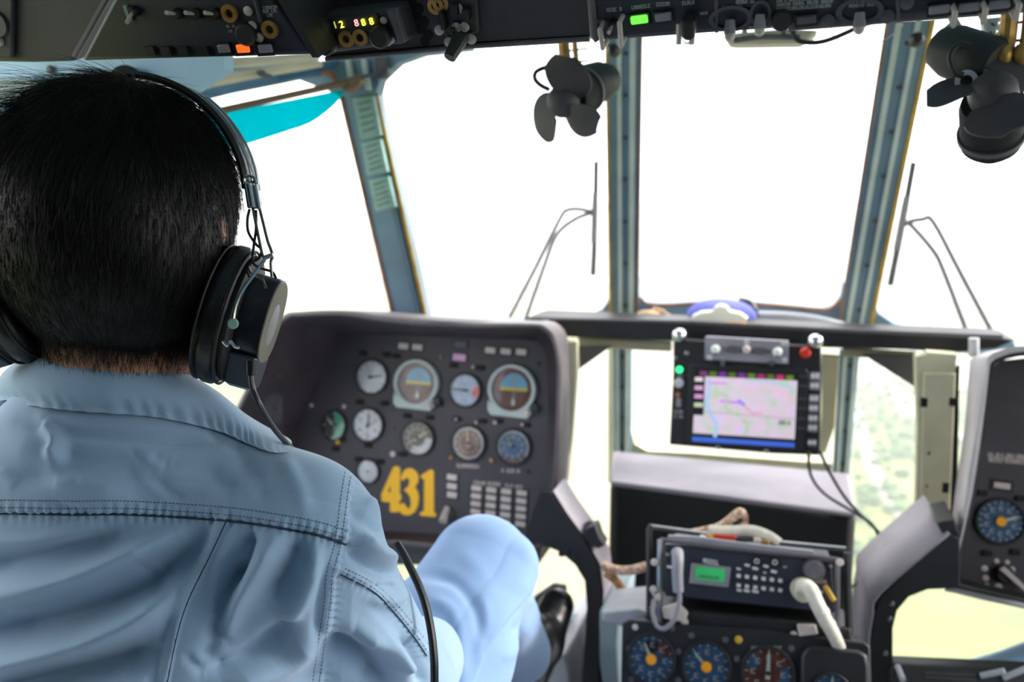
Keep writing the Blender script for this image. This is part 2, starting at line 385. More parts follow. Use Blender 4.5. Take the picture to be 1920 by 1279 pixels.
# left windscreen pillar
pl = pillar('trim_2', rows((636, 168), (738, 600), 6), rows((704, 160), (802, 600), 6), yrow(1.62, 1.80, 6), m_frame, 'blue grey windscreen pillar with three green placards behind the left panel',
            ribs=(), seals=((-.03, .05, m_seal_o), (.93, 1.02, m_seal_y)), rivets=0)
b = MB(); ls = []
for i in range(7):
    a = at(*rows((636, 168), (738, 600), 6)[i], yrow(1.62, 1.80, 6)[i]); c = at(*rows((704, 160), (802, 600), 6)[i], yrow(1.62, 1.80, 6)[i])
    ls.append([a + (c - a) * .74, a + (c - a) * .74 + Vector((0, -.01, 0)), a + (c - a) * .86 + Vector((0, -.01, 0)), a + (c - a) * .86])
b.loft(ls, caps=True); b.build('rib', M('pillar_rib', (84, 108, 124), .5), pl)
for q in [[(661, 184), (699, 178), (713, 253), (676, 262)], [(677, 268), (713, 260), (726, 322), (688, 331)], [(691, 338), (728, 330), (741, 388), (703, 397)]]:
    Y = 1.60 + (q[0][1] - 168) / 432 * .18; f = YF(Y); MB().pp(f, q, -.012, .0).build('placard', m_teal, pl, bevel=.001)
    f2 = YF(Y - .0012); bb = MB()
    for k in range(5):
        x0 = q[0][0] + (q[3][0] - q[0][0]) * (k + .8) / 6; y0 = q[0][1] + (q[3][1] - q[0][1]) * (k + .8) / 6
        x1 = q[1][0] + (q[2][0] - q[1][0]) * (k + .8) / 6; y1 = q[1][1] + (q[2][1] - q[1][1]) * (k + .8) / 6
        bb.pp(f2, [(x0 + 7, y0), (x1 - 7, y1), (x1 - 7, y1 + 2), (x0 + 7, y0 + 2)], 0, .0006)
    bb.build('placard_lines', m_greyd, pl)
# centre left and centre right pillars
pillar('trim_3', rows((1138, 60), (1146, 612), 6), rows((1205, 60), (1197, 612), 6), yrow(1.72, 2.22, 6), m_frame, 'blue grey windscreen pillar between the left and centre panes',
       ribs=((.30, .42), (.66, .82)), seals=((-.06, .04, m_seal_y), (.94, 1.0, m_seal_o)), rivets=7)
pillar('trim_4', rows((1664, 40), (1572, 622), 6), rows((1752, 36), (1632, 622), 6), yrow(1.72, 2.22, 6), m_frame, 'blue grey windscreen pillar between the centre and right panes',
       ribs=((.18, .32), (.60, .72)), seals=((-.05, .02, m_seal_o), (.92, 1.03, m_seal_y)), rivets=7)
for x, y in ((1152, 96), (1718, 76)):
    f = YF(1.71); u, v = f.px(x, y); MB().lathe(f, u, v, [(.012, 0), (.012, .012), (.007, .02)], 14).build('frame_plug', m_black, bpy.data.objects['trim_3' if x < 1400 else 'trim_4'])
# windscreen sill, curved below each pane
b = MB(); f = YF(2.21)
top = [(930, 600), (1040, 598), (1100, 592), (1128, 580), (1142, 560), (1148, 520), (1196, 520), (1198, 552), (1208, 566), (1240, 570), (1330, 566), (1420, 568), (1540, 580), (1562, 574), (1576, 556), (1580, 530), (1640, 530), (1638, 560), (1648, 586), (1676, 606), (1740, 622), (1830, 636), (1905, 640)]
bot = [(1905, 670), (1700, 655), (1500, 645), (1300, 634), (1100, 626), (930, 622)]
b.pp(f, top + bot, -.05, 0); sill = ST(b.build('trim_5', m_frame, bevel=.004), 'curved blue grey sill under the windscreen panes')
tb = MB(); tb.tube([at(x, y - 2, 2.19) for x, y in [(1202, 560), (1212, 571), (1245, 574), (1330, 570), (1420, 572), (1540, 583), (1562, 578), (1574, 566)]], .004, sm=4); tb.build('sill_seal', m_seal_o, sill)
# top rail hidden behind the overhead panels
b = MB(); b.pp(YF(1.70), [(596, 96), (1104, 66), (1920, 8), (2100, -20), (2100, -120), (560, -60)], -.05, 0); ST(b.build('trim_6', m_frame), 'top rail of the windscreen')
b = MB(); b.pp(YF(1.60), [(560, 118), (730, 100), (724, 112), (734, 96), (880, 84), (880, 92), (790, 102), (745, 118), (728, 134), (712, 150), (706, 175), (640, 180), (560, 150)], -.03, 0)
j = ST(b.build('trim_7', m_frame, bevel=.003), 'blue grey joint plate at the head of the left pillar')
for q, m in (([(646, 112), (656, 112), (662, 150), (652, 150)], m_frame_l), ([(676, 110), (686, 110), (694, 168), (684, 168)], m_frame_l), ([(700, 108), (724, 106), (728, 140), (718, 148), (706, 146)], m_greyd)):
    MB().pp(YF(1.60), q, 0, .012).build('stiffener', m, j, bevel=.002)
MB().tube([at(660, 147, 1.585), at(700, 140, 1.585), at(722, 126, 1.585)], .0028).build('seam_strip', m_greyd, j)
# lower nose frames below the dash
pillar('trim_8', rows((1148, 640), (1150, 868), 4), rows((1184, 640), (1182, 868), 4), yrow(2.26, 2.34, 4), m_frame, 'blue grey nose frame left of the display unit, below the dash', ribs=((.2, .4), (.7, .85)), rivets=4)
pillar('trim_9', rows((1574, 655), (1560, 900), 4), rows((1613, 655), (1592, 900), 4), yrow(2.26, 2.34, 4), m_frame, 'blue grey nose frame right of the display unit, below the dash', ribs=((.2, .4), (.7, .85)), rivets=4)
b = MB(); b.pp(YF(2.36), [(1176, 640), (1182, 800), (1190, 832), (1214, 846), (1300, 850), (1560, 870), (1560, 930), (1140, 905), (1140, 640)], -.03, 0); ST(b.build('trim_10', m_cream), 'cream nose frame with a rounded corner behind the display unit')

# glass panes, each its own window
def window(n, px, Ys, label):
    q = [at(*p, y) for p, y in zip(px, Ys)]; nn = (q[1] - q[0]).cross(q[3] - q[0]).normalized() * .004
    b = MB(); b.add(q + [p + nn for p in q], [[3, 2, 1, 0], [4, 5, 6, 7], [0, 1, 5, 4], [1, 2, 6, 5], [2, 3, 7, 6], [3, 0, 4, 7]])
    return ST(b.build('window_%d' % n, m_glass), label)
window(1, [(700, 90), (1150, 60), (1152, 600), (798, 600)], [1.68, 1.78, 2.26, 1.86], 'large windscreen pane behind the left instrument panel')
window(2, [(1196, 62), (1668, 40), (1580, 590), (1192, 590)], [1.78, 1.78, 2.25, 2.25], 'centre windscreen pane above the display unit')
window(3, [(1744, 30), (2200, -20), (2150, 640), (1630, 610)], [1.78, 1.6, 1.9, 2.25], 'right windscreen pane')
window(4, [(1176, 640), (1580, 650), (1572, 880), (1180, 860)], [2.38] * 4, 'lower nose pane behind the display unit')
window(5, [(900, 660), (1150, 640), (1146, 1000), (930, 1180)], [2.02, 2.30, 2.30, 2.02], 'lower nose pane left of the centre console')
window(6, [(1600, 650), (1960, 690), (1960, 1250), (1600, 1200)], [2.30, 1.98, 1.98, 2.20], 'lower nose pane under the right instrument panel')
q = [Vector((-1.0, -.1, zc - .58)), Vector((-.93, 1.62, zc - .62)), Vector((-.86, 1.58, zc + .30)), Vector((-.99, -.1, zc + .33))]
b = MB(); nn = Vector((-.004, 0, 0)); b.add(q + [p + nn for p in q], [[3, 2, 1, 0], [4, 5, 6, 7], [0, 1, 5, 4], [1, 2, 6, 5], [2, 3, 7, 6], [3, 0, 4, 7]]); ST(b.build('window_7', m_glass), 'left sliding side window beside the pilot')
q = [Vector((1.13, -.1, zc - .5)), Vector((1.1, 1.6, zc - .5)), Vector((1.0, 1.6, zc + .3)), Vector((1.12, -.1, zc + .33))]
b = MB(); b.add(q + [p - nn for p in q], [[3, 2, 1, 0], [4, 5, 6, 7], [0, 1, 5, 4], [1, 2, 6, 5], [2, 3, 7, 6], [3, 0, 4, 7]]); ST(b.build('window_8', m_glass), 'right side window of the cockpit')

# upper left: roof skin, trims, window rail
b = MB(); b.pp(YF(1.02), [(-40, 95), (150, 100), (420, 100), (420, 130), (330, 190), (250, 215), (120, 230), (-40, 240)], -.02, 0); rs = ST(b.build('trim_11', m_skin_blue), 'pale blue roof skin above the pilot')
MB().pp(YF(1.018), [(-40, 146), (108, 150), (122, 162), (112, 196), (-40, 184)], -.004, .004).build('inspection_panel', M('hatch_grey', (134, 150, 152), .55), rs, bevel=.003)
MB().pp(YF(1.018), [(-40, 138), (118, 142), (130, 158), (120, 204), (-40, 192)], -.004, .002).build('hatch_surround', m_skin_blue, rs, bevel=.002)
f = YF(1.018); u, v = f.px(96, 131); MB().lathe(f, u, v, [(.006, 0), (.006, .003), (.003, .005)], 10).build('screw', m_greyd, rs)
def band(name, t_, bt, Y0, Y1, mat, label, th=.03):
    n = len(t_); b = MB(); ls = []
    for i in range(n):
        Y = Y0 + (Y1 - Y0) * i / (n - 1); a = at(*t_[i], Y); c = at(*bt[i], Y); k = Vector((0, th, 0)); ls.append([a, c, c + k, a + k])
    b.loft(ls, caps=True); return ST(b.build(name, mat, bevel=.002), label)
band('trim_12', [(150, 112), (300, 110), (450, 106), (585, 98)], [(150, 128), (300, 128), (450, 122), (585, 108)], 1.12, 1.40, m_beige, 'beige edge strip under the overhead switch panel')
band('trim_13', [(230, 210), (300, 164), (380, 142), (470, 128), (590, 110)], [(230, 236), (310, 182), (380, 160), (470, 142), (590, 122)], 1.16, 1.46, m_beige, 'beige curved window surround above the sun visor')
band('trim_14', [(230, 150), (330, 134), (430, 120), (560, 110)], [(230, 222), (330, 160), (430, 136), (560, 118)], 1.19, 1.49, m_skin_blue, 'pale blue cornice over the side window')
wr = band('trim_15', [(250, 222), (330, 176), (420, 154), (520, 136), (630, 112)], [(250, 240), (330, 194), (420, 172), (520, 153), (600, 136)], 1.18, 1.58, m_blue_d, 'blue window rail above the sun visor')
for i, (x, y) in enumerate([(381, 152), (492, 138)]):
    f = YF(1.28 + i * .12); u, v = f.px(x, y); MB().lathe(f, u, v, [(.006, -.02), (.006, .005), (.004, .01)], 12).build('screw', m_greyd, wr)
MB().tube([at(604, 135, 1.56), at(620, 138, 1.56), at(628, 148, 1.56), at(630, 162, 1.57)], .005, sm=4).build('corner_seal', m_seal_o, wr)
# sun visor: rod + turquoise blade
sv = empty('sun_visor', at(520, 190, 1.48), 'turquoise tinted sun visor hanging from a tan rod at the left side window', 'sun visor')
b = MB(); b.tube([at(330, 226, 1.28), at(665, 152, 1.57)], .0060, n=12); b.build('rod', m_tan, sv)
A = at(330, 226, 1.28); B = at(665, 152, 1.57); d = (B - A).normalized(); Fv = Frame(A, (Vector((0, 0, 1)).cross(d) * -1 + Vector((0, 0, .12))), up=Vector((0, 0, 1)))
if Fv.w.dot(CAM - A) < 0: Fv.w = -Fv.w; Fv.u = -Fv.u
vp = [(345, 228)] + spl2([(400, 215), (520, 192), (645, 168), (643, 176), (632, 192), (610, 212), (580, 232), (540, 246), (480, 265), (440, 276), (380, 284)], 4) + [(345, 284)]
m_vis = bpy.data.materials.new('turquoise_acrylic'); m_vis.use_nodes = True; t = m_vis.node_tree; t.nodes.clear()
o_ = t.nodes.new('ShaderNodeOutputMaterial'); tr = t.nodes.new('ShaderNodeBsdfTransparent'); tl = t.nodes.new('ShaderNodeBsdfTranslucent'); mx = t.nodes.new('ShaderNodeMixShader')
tr.inputs[0].default_value = (.0, .40, .45, 1); tl.inputs[0].default_value = (0, .72, .80, 1); mx.inputs[0].default_value = .35
t.links.new(tr.outputs[0], mx.inputs[1]); t.links.new(tl.outputs[0], mx.inputs[2]); t.links.new(mx.outputs[0], o_.inputs['Surface'])
MB().pp(Fv, vp, -.0015, .0015).build('visor_blade', m_vis, sv)
f = YF(1.56); MB().pp(f, [(640, 148), (672, 140), (676, 152), (664, 166), (650, 172), (640, 168)], -.01, .01).build('pivot', m_tan, sv, bevel=.003)
# rubber bellows with strut on the roof
bl = empty('roof_strut', at(238, 158, .98), 'black rubber bellows with a tan strut under the pale blue roof above the pilot', 'strut')
f = Frame(at(237, 152, 1.0), CAM - at(237, 152, 1.0)); b = MB(); b.lathe(f, 0, 0, [(.018, -.02), (.020, -.004), (.017, .0), (.019, .006), (.014, .010)], 24); b.build('bellows', m_rubber, bl)
MB().tube([at(240, 152, 1.0), at(247, 172, .97), at(256, 200, .94)], .009, n=14).build('strut_rod', m_tan, bl)

# ================================================================ overhead panels
def screw(f, x, y, r, parent, m=None, w=0.0):
    u, v = f.px(x, y); MB().lathe(f, u, v, [(r, w), (r, w + .0015), (r * .6, w + .0025)], 10).build('screw', m or m_steel, parent)
def lines(f, x0, y0, x1, y1, hpx, parent, m=None, seed=1, name='lettering', w=0.0, lift=.0004):
    """small illegible lettering: a row of tiny raised strokes between two pixels"""
    rr = random.Random(seed); L = math.hypot(x1 - x0, y1 - y0); n = max(2, int(L / (hpx * .62))); b = MB(); g = Frame(f.P(0, 0, w), f.w); g.u, g.v = f.u, f.v
    for i in range(n):
        if rr.random() < .12: continue
        x = x0 + (x1 - x0) * (i + .5) / n; y = y0 + (y1 - y0) * (i + .5) / n; s = hpx
        k = rr.randrange(4)
        b.bpx(g, x - s * .18, y, s * .18, s, 0, lift)
        if k in (0, 1): b.bpx(g, x + s * .05, y - s * .4, s * .4, s * .2, 0, lift)
        if k in (1, 2): b.bpx(g, x + s * .05, y + s * .4, s * .4, s * .2, 0, lift)
        if k in (0, 3): b.bpx(g, x + s * .18, y, s * .16, s, 0, lift)
    return b.build(name, m or m_txt, parent)
def switch(f, x, y, s, parent, cap=None, tip=(0, -1), body=None):
    """toggle switch: collar, lever; s pixels radius"""
    u, v = f.px(x, y); m = f.m(x, y); r = s * m
    o = MB().lathe(f, u, v, [(r, 0), (r, .004), (r * .7, .006)], 16).build('switch_collar', body or m_steel, parent)
    p0 = f.P(u, v, .004); p1 = f.P(u + tip[0] * r * 1.1, v - tip[1] * r * 1.1, .018)
    MB().tube([p0, p1], (r * .22, r * .42), 8).build('lever', cap or m_chrome, o)
    return o
def guard(f, x, y, wd, ht, parent, m=None):
    u, v = f.px(x, y); k = f.m(x, y); a = wd * k / 2; b_ = ht * k / 2
    return MB().tube([f.P(u - a, v - b_, 0), f.P(u - a, v - b_, .014), f.P(u - a, v + b_, .014), f.P(u - a, v + b_, 0)], .0015, 6).build('switch_guard', m or m_steel, parent)

# far left plate
FL = Frame(Vector((0, 1.18, 0)), Vector((0, -.94, -.34)))
o1 = empty('overhead_left_panel', at(90, 100, 1.1), 'plain dark brown overhead panel in the top left corner above the pilot', 'panel')
MB().pp(FL, [(-60, -60), (236, -60), (138, 116), (60, 118), (-60, 116)], -.05, 0).build('panel_plate', m_panel, o1, bevel=.004)
MB().pp(FL, [(-60, -60), (24, -60), (22, 110), (-60, 110)], 0, .006).build('cover_plate', m_panel, o1, bevel=.002)
u, v = FL.px(8, 74); MB().lathe(FL, u, v, [(.005, .006), (.005, .010), (.002, .012)], 12).build('stud', m_cap, o1)
u, v = FL.px(4, 42); MB().lathe(FL, u, v, [(.012, .006), (.012, .009)], 16).build('button', m_greyd, o1)
b = MB(); b.tube([FL.P(*FL.px(238, -60), .004), FL.P(*FL.px(146, 104), .004)], .003); b.build('edge_strip', m_hoodrim, o1)
# switch panel
FS = Frame(Vector((0, 1.26, 0)), Vector((0, -.9, -.43)))
o2 = empty('overhead_switch_panel', at(370, 100, 1.2), 'black overhead switch panel with a lit orange lamp, left of the radio control box', 'panel')
MB().pp(FS, [(240, -60), (480, -60), (586, 104), (150, 116)], -.05, 0).build('panel_plate', m_panel2, o2, bevel=.004)
MB().pp(FS, [(484, -60), (500, -60), (598, 108), (586, 108)], -.06, .006).build('edge_rail', m_black, o2)
for x, y, tp in ((254, 20, (.5, 1)), (335, 24, (.4, -1)), (370, 24, (.4, -1)), (406, 24, (.4, -1))): switch(FS, x, y, 10, o2, m_cap, tp, m_black)
MB().bpx(FS, 238, 26, 7, 30, 0, .003).build('label_plate', m_teal, o2)
for x, y in ((432, 24), (508, 54)):
    u, v = FS.px(x, y); MB().ring(FS, u, v, .0072, .0036, 0, .003, 20).build('jack_socket', m_bronze, o2)
b = MB(); b.bpx(FS, 480, 15, 4, 52, 0, .004); b.build('divider', m_greyd, o2)
u, v = FS.px(466, 62); MB().lathe(FS, u, v, [(.009, 0), (.009, .006), (.007, .008)], 20).build('rotary_knob', m_rubber, o2)
for x, y in ((466, 20), (474, 48), (487, 70)): screw(FS, x, y, .004, o2, m_cap)
lines(FS, 492, 15, 520, 13, 6, o2, seed=3); lines(FS, 492, 22, 520, 20, 6, o2, seed=4); lines(FS, 500, 29, 512, 28, 6, o2, seed=5); lines(FS, 424, 50, 442, 49, 5, o2, seed=6); lines(FS, 428, 59, 440, 58, 5, o2, seed=7)
for x, w_, m in ((418, 24, m_grey), (454, 26, m_orange), (496, 28, m_grey)):
    k = MB().bpx(FS, x, 93, w_ + 8, 24, 0, .003).build('lamp_housing', m_black, o2); MB().bpx(FS, x, 92, w_, 15, .003, .006).build('lamp_lens', m, k, bevel=.001)
for x in (280, 310, 342, 380):
    k = MB().bpx(FS, x, 96, 20, 16, 0, .003).build('lamp_housing', m_black, o2)
# radio panel
FR = Frame(Vector((0, 1.33, 0)), Vector((0, -.9, -.43)))
o3 = empty('overhead_radio_panel', at(850, 60, 1.3), 'dark grey brown overhead panel with cooling holes and the lit radio control box', 'panel')
MB().pp(FR, [(505, -60), (1100, -60), (1112, 66), (1106, 72), (880, 86), (612, 110), (598, 100), (530, -10)], -.05, 0).build('panel_plate', m_panel, o3, bevel=.003)
MB().tube([FR.P(*FR.px(x, y), .001) for x, y in ((612, 110), (880, 86), (1106, 72))], .0022).build('edge_strip', m_hoodrim, o3)
bx = MB().pp(FR, [(560, 34), (700, 18), (746, 14), (768, 84), (612, 104), (590, 98)], 0, .028, taper=.93).build('radio_box', m_panel, o3, bevel=.004)
FB = Frame(FR.P(0, 0, .029), FR.w); FB.u, FB.v = FR.u, FR.v
MB().pp(FB, [(592, 40), (706, 24), (716, 54), (604, 68)], 0, .002).build('display_bezel', m_black, bx)
MB().pp(FB, [(724, 20), (740, 17), (760, 80), (748, 84)], 0, .008).build('side_bar', m_greyd, bx, bevel=.001)
def font(f, s, x, y, hpx, mat, parent, name='digit', w=0.0, sx=1.0, ext=.0003, rot=0.0):
    cu = bpy.data.curves.new('tmp', 'FONT'); cu.body = s; cu.align_x = 'CENTER'; cu.align_y = 'CENTER'; cu.extrude = ext; cu.size = 1.0
    o = bpy.data.objects.new('tmp', cu); COL.objects.link(o); bpy.context.view_layer.update()
    me = bpy.data.meshes.new_from_object(o.evaluated_get(bpy.context.evaluated_depsgraph_get()))
    u, v = f.px(x, y, w); k = hpx * f.m(x, y) / .72; c, q = math.cos(rot), math.sin(rot); b = MB()
    b.add([f.P(u + (c * p.co.x * sx - q * p.co.y) * k, v + (q * p.co.x * sx + c * p.co.y) * k, w + p.co.z + ext + .0003) for p in me.vertices], [list(g.vertices) for g in me.polygons])
    bpy.data.objects.remove(o); bpy.data.curves.remove(cu); bpy.data.meshes.remove(me)
    return b.build(name, mat, parent, recalc=False)
m_dy = M('lit_digit_yellow', (226, 232, 60), .4, emit=.9, var=.03, bump=0); m_dp = M('lit_digit_pink', (226, 150, 150), .4, emit=.5, var=.03, bump=0); m_dym = M('lit_digit_dim', (160, 170, 86), .4, emit=.3, var=.03, bump=0)
for s, x, y, m in (('1', 629, 47, m_dym), ('2', 641, 46, m_dy), ('8', 669, 43, m_dp), ('8', 682, 42, m_dy), ('8', 697, 40, m_dy)): font(FB, s, x, y, 13, m, bx, w=.0022, rot=.1, ext=.0005)
for x, y in ((651, 72), (677, 69)):
    u, v = FB.px(x, y); MB().ring(FB, u, v, .0068, .0034, 0, .003, 20).build('jack_socket', m_bronze, bx)
for x, y, r in ((604, 50, .009), (616, 80, .009), (718, 66, .009)):
    u, v = FB.px(x, y); k = MB().lathe(FB, u, v, [(r, 0), (r, .008), (r * .8, .010)], 20).build('knob', m_rubber, bx)
for x, y in ((596, 78), (606, 80)): screw(FB, x, y, .006, bx, m_cap)
for x, y in ((720, 38), (734, 74), (728, 79)): screw(FB, x, y, .003, bx, m_cap)
hb = MB()
for x, y in ((772, 6), (785, 16), (780, 30), (795, 41), (789, 54), (803, 65), (797, 77)):
    u, v = FR.px(x, y); MB().cyl(FR, u, v, .0045, -.001, .0006, 14).build('vent_hole', m_blackm, o3)
k = MB().pp(FR, [(814, -20), (892, -20), (898, 62), (842, 76), (828, 60)], 0, .006).build('latch_plate', m_panel, o3, bevel=.002)
for x, y in ((823, 6), (832, 2)):
    u, v = FR.px(x, y); MB().ring(FR, u, v, .007, .0035, .006, .009, 18).build('ring_nut', m_bronze, k)
for x, y, a, c in ((828, 40, 9, 34), (872, 30, 12, 22), (850, 20, 14, 20), (846, 60, 8, 12)): MB().bpx(FR, x, y, a, c, .006, .016).build('clip', m_black, k, bevel=.001)
for x, y in ((830, 51), (877, 45), (865, 11), (862, 46), (848, 73), (890, 68)): screw(FR, x, y, .0042, k, m_cap, w=.008)
MB().tube([FR.P(*FR.px(874, 60), .014), FR.P(*FR.px(864, 88), .03)], (.007, .005), 10).build('lever', m_rubber, k)
# centre console
FC = Frame(Vector((0, 1.30, 0)), Vector((0, -.88, -.47)))
o4 = empty('overhead_console', at(1500, 40, 1.3), 'black overhead console with white lettering and a lit green lamp, top right of the cockpit', 'panel')
MB().pp(FC, [(1102, -70), (2050, -110), (2050, 8), (1934, 16), (1500, 52), (1320, 64), (1130, 78), (1116, 66)], -.06, 0).build('panel_plate', m_panel2, o4, bevel=.004)
MB().tube([FC.P(*FC.px(x, y), .002) for x, y in ((1104, -60), (1116, 66), (1122, 74))], .0028).build('edge_strip', m_hoodrim, o4)
MB().tube([FC.P(*FC.px(x, y), -.004) for x, y in ((1478, 54), (1934, 18), (2040, 10))], .003).build('lower_rail', m_hoodrim, o4)
for x in (1342, 1682): MB().tube([FC.P(*FC.px(x, -60), .001), FC.P(*FC.px(x + 2, 60 if x < 1500 else 38), .001)], .0012, 6).build('panel_joint', m_greyd, o4)
lines(FC, 1137, 19, 1166, 17, 7, o4, seed=11); lines(FC, 1184, 15, 1224, 10, 7, o4, seed=12); lines(FC, 1230, 9, 1256, 7, 7, o4, seed=13); lines(FC, 1274, 7, 1302, 4, 7, o4, seed=14)
lines(FC, 1352, 15, 1394, 12, 7, o4, seed=15); lines(FC, 1380, 4, 1420, 1, 7, o4, seed=16)
for i in range(3): lines(FC, 1456, 2 + i * 8, 1562, -6 + i * 8, 6, o4, seed=20 + i)
for i in range(2): lines(FC, 1584, 4 + i * 8, 1640, 0 + i * 8, 6, o4, seed=30 + i)
lines(FC, 1119, 41, 1132, 40, 5, o4, seed=33); lines(FC, 1312, 26, 1328, 24, 5, o4, seed=34); lines(FC, 1404, 52, 1436, 49, 4, o4, seed=35)
for x, y, w_, m in ((1198, 38, 32, m_green), (1243, 33, 30, m_grey), (1512, 38, 34, m_greyd), (1762, 19, 36, m_grey), (1818, 15, 36, m_grey), (1874, 10, 36, m_grey)):
    k = MB().bpx(FC, x, y, w_ + 8, 24, 0, .003, ang=.07).build('lamp_housing', m_black, o4); MB().bpx(FC, x, y, w_, 15, .003, .006, ang=.07).build('lamp_lens', m, k, bevel=.001)
for x0, y0, x1, y1 in ((1132, 42, 1138, 76), (1168, 30, 1172, 72), (1786, 10, 1782, 32), (1842, 4, 1838, 26), (1904, -4, 1896, 20)):
    MB().tube([FC.P(*FC.px(x0, y0), 0), FC.P(*FC.px(x0, y0), .014), FC.P(*FC.px(x1, y1), .016), FC.P(*FC.px(x1, y1), 0)], .0018, 6).build('switch_guard', m_cap, o4)
switch(FC, 1150, 44, 9, o4, m_cap, (0, .1), m_black)
for x, y, sx in ((1370, 34, 1.7), (1426, 24, .8), (1612, 20, 1.7)):
    u, v = FC.px(x, y); k = MB().ring(FC, u, v, .0085, .0065, 0, .002, 24, sx=sx).build('switch_collar', m_greyd, o4)
    MB().tube([FC.P(u, v, .004), FC.P(u, v - .008, .008)], (.003, .004), 8).build('lever', m_grey, k); MB().ball(FC.P(u, v - .009, .009), .0035, 10).build('lever_tip', m_cap, k)
MB().pp(FC, [(1275, 38), (1304, 38), (1302, 70), (1296, 78), (1283, 78), (1277, 70)], 0, .02).build('cover_box', m_black, o4, bevel=.002)
for x in (1277, 1301): MB().tube([FC.P(*FC.px(x, 34), .012), FC.P(*FC.px(x, 70), .014)], .002, 6).build('guard_wire', m_cap, o4)
fr_ = YF(1.31); u, v = fr_.px(1289, 70); MB().ring(fr_, u, v, .0092, .0068, -.003, .003, 24).build('ring_pull', m_black, o4)
for x, y in ((1452, 38), (1552, 38), (1663, 30), (1700, 4)): screw(FC, x, y, .0045, o4, m_greyd)
u, v = FC.px(1466, 36); MB().lathe(FC, u, v, [(.007, 0), (.007, .004), (.006, .006)], 18).build('knob', m_rubber, o4)
# folded document sleeve and cable on the console's lower edge
ds = empty('overhead_lamp', at(1440, 72, 1.38), 'pale beige lamp housing tucked under the overhead console above the centre pane', 'lamp')
MB().pp(YF(1.40), [(1362, 62), (1480, 52), (1500, 54), (1536, 56), (1520, 70), (1500, 80), (1380, 82), (1360, 80)], -.05, 0).build('housing', m_beige, ds, bevel=.006)
MB().tube([at(x, y, 1.37) for x, y in ((1376, 76), (1430, 69), (1500, 70))], .004, 8, sm=4).build('lens_edge', m_hoodrim, ds)
for x in (1396, 1470): MB().tube([at(x, 52, 1.36), at(x, 64, 1.38)], .004, 8).build('lamp_hanger', m_steel, ds)
T(MB().tube([at(x, y, 1.36) for x, y in ((1484, 50), (1494, 74), (1520, 80), (1550, 76), (1590, 60), (1636, 38))], .0034, 8, sm=5).build('overhead_cable', m_wire_b), 'black cable looping under the overhead console at the centre pane', 'cable')
T(MB().tube([at(x, y, 1.38) for x, y in ((1556, 44), (1566, 72), (1600, 82), (1650, 78), (1680, 60), (1694, 46))], .0009, 6, sm=5).build('clear_tube', m_grey_l), 'thin grey wire hanging below the overhead console by the right pillar', 'cable')

# ================================================================ fans
def blade(b, f, u, v, a0, r0, r1, wd, tw=.5):
    """a broad rubber blade with twist, at rest"""
    ls = []
    for i in range(9):
        q = i / 8; r = r0 + (r1 - r0) * q; hw = wd * math.sin(math.pi * (.18 + .72 * q)) ** .7; a = a0 + q * .35
        ls.append((r, hw, a, tw * (1 - q * .6)))
    vs = []
    for side in (-.0011, .0011):
        for r, hw, a, tz in ls:
            for e in (-1, -.4, .4, 1):
                vs.append(f.P(u + r * math.cos(a) - hw * e * math.sin(a) * math.cos(tz), v + r * math.sin(a) + hw * e * math.cos(a) * math.cos(tz), .015 + hw * e * math.sin(tz) + side + .004 * (1 - e * e)))
    n = 9; fs = []
    for s_ in range(2):
        for i in range(n - 1):
            for j in range(3):
                k = s_ * n * 4 + i * 4 + j; fs.append([k, k + 1, k + 5, k + 4] if s_ else [k, k + 4, k + 5, k + 1])
    o = n * 4
    for i in range(n - 1): fs += [[i * 4, i * 4 + 4, o + i * 4 + 4, o + i * 4], [i * 4 + 3, o + i * 4 + 3, o + i * 4 + 7, i * 4 + 7]]
    fs += [[j, j + 1, o + j + 1, o + j] for j in range(3)] + [[(n - 1) * 4 + j, o + (n - 1) * 4 + j, o + (n - 1) * 4 + j + 1, (n - 1) * 4 + j + 1] for j in range(3)]
    b.add(vs, fs)
def fan(c, aim, S, angs, label, name, mount, loop=None):
    root = empty(name, mount[0], label, 'fan')
    f = Frame(c, aim)
    MB().lathe(f, 0, 0, [(.0, -.075), (.020, -.072), (.030, -.060), (.032, -.010), (.030, -.002), (.0, 0)], 28).build('motor', m_blackm, root)
    MB().ring(f, 0, 0, .0335, .030, -.050, -.044, 28).build('motor_band', m_greyd, root)
    h = MB().lathe(f, 0, 0, [(.022, .0), (.024, .008), (.022, .020), (.014, .030), (.004, .034)], 24).build('hub', m_fan, root)
    for a in angs:
        b = MB(); blade(b, f, 0, 0, a, .016, S, S * .52); b.build('blade', m_fan, h)
    b = MB(); b.tube(mount, .0085, 10, sm=4); b.build('bracket_arm', m_bronze, root)
    off = Vector((.016, 0, 0)); b = MB(); b.tube([p + off for p in mount], .0042, 8, sm=4); b.build('bracket_rib', m_bronze, root)
    for p in (mount[-1], mount[-1] + off): MB().ball(p, .009, 12, sc=(1, 1, 1.3)).build('bracket_nut', m_bronze, root)
    for q in mount[1:3]: MB().tube([q + Vector((0, 0, 0)), q + Vector((.034, 0, .002))], .0016, 6).build('bolt', m_steel, root)
    if loop: MB().tube(loop, .0034, 8, sm=5).build('motor_handle', m_rubber, root)
    return root
c1 = at(1064, 186, 1.30)
fan(c1, Vector((-.35, -.9, -.35)), .066, (3.55, 5.35, .9), 'black rubber bladed cockpit fan hanging on a bronze bracket left of the centre left pillar', 'cockpit_fan',
    [at(1056, 70, 1.30), at(1058, 96, 1.30), at(1060, 118, 1.30), at(1058, 146, 1.31)], [at(x, y, 1.29) for x, y in ((1046, 140), (1030, 126), (1006, 134), (1003, 148), (1014, 160), (1030, 168))])
g1 = bpy.data.objects['cockpit_fan']
f = Frame(at(1106, 158, 1.36), Vector((-.6, -.75, -.25)))
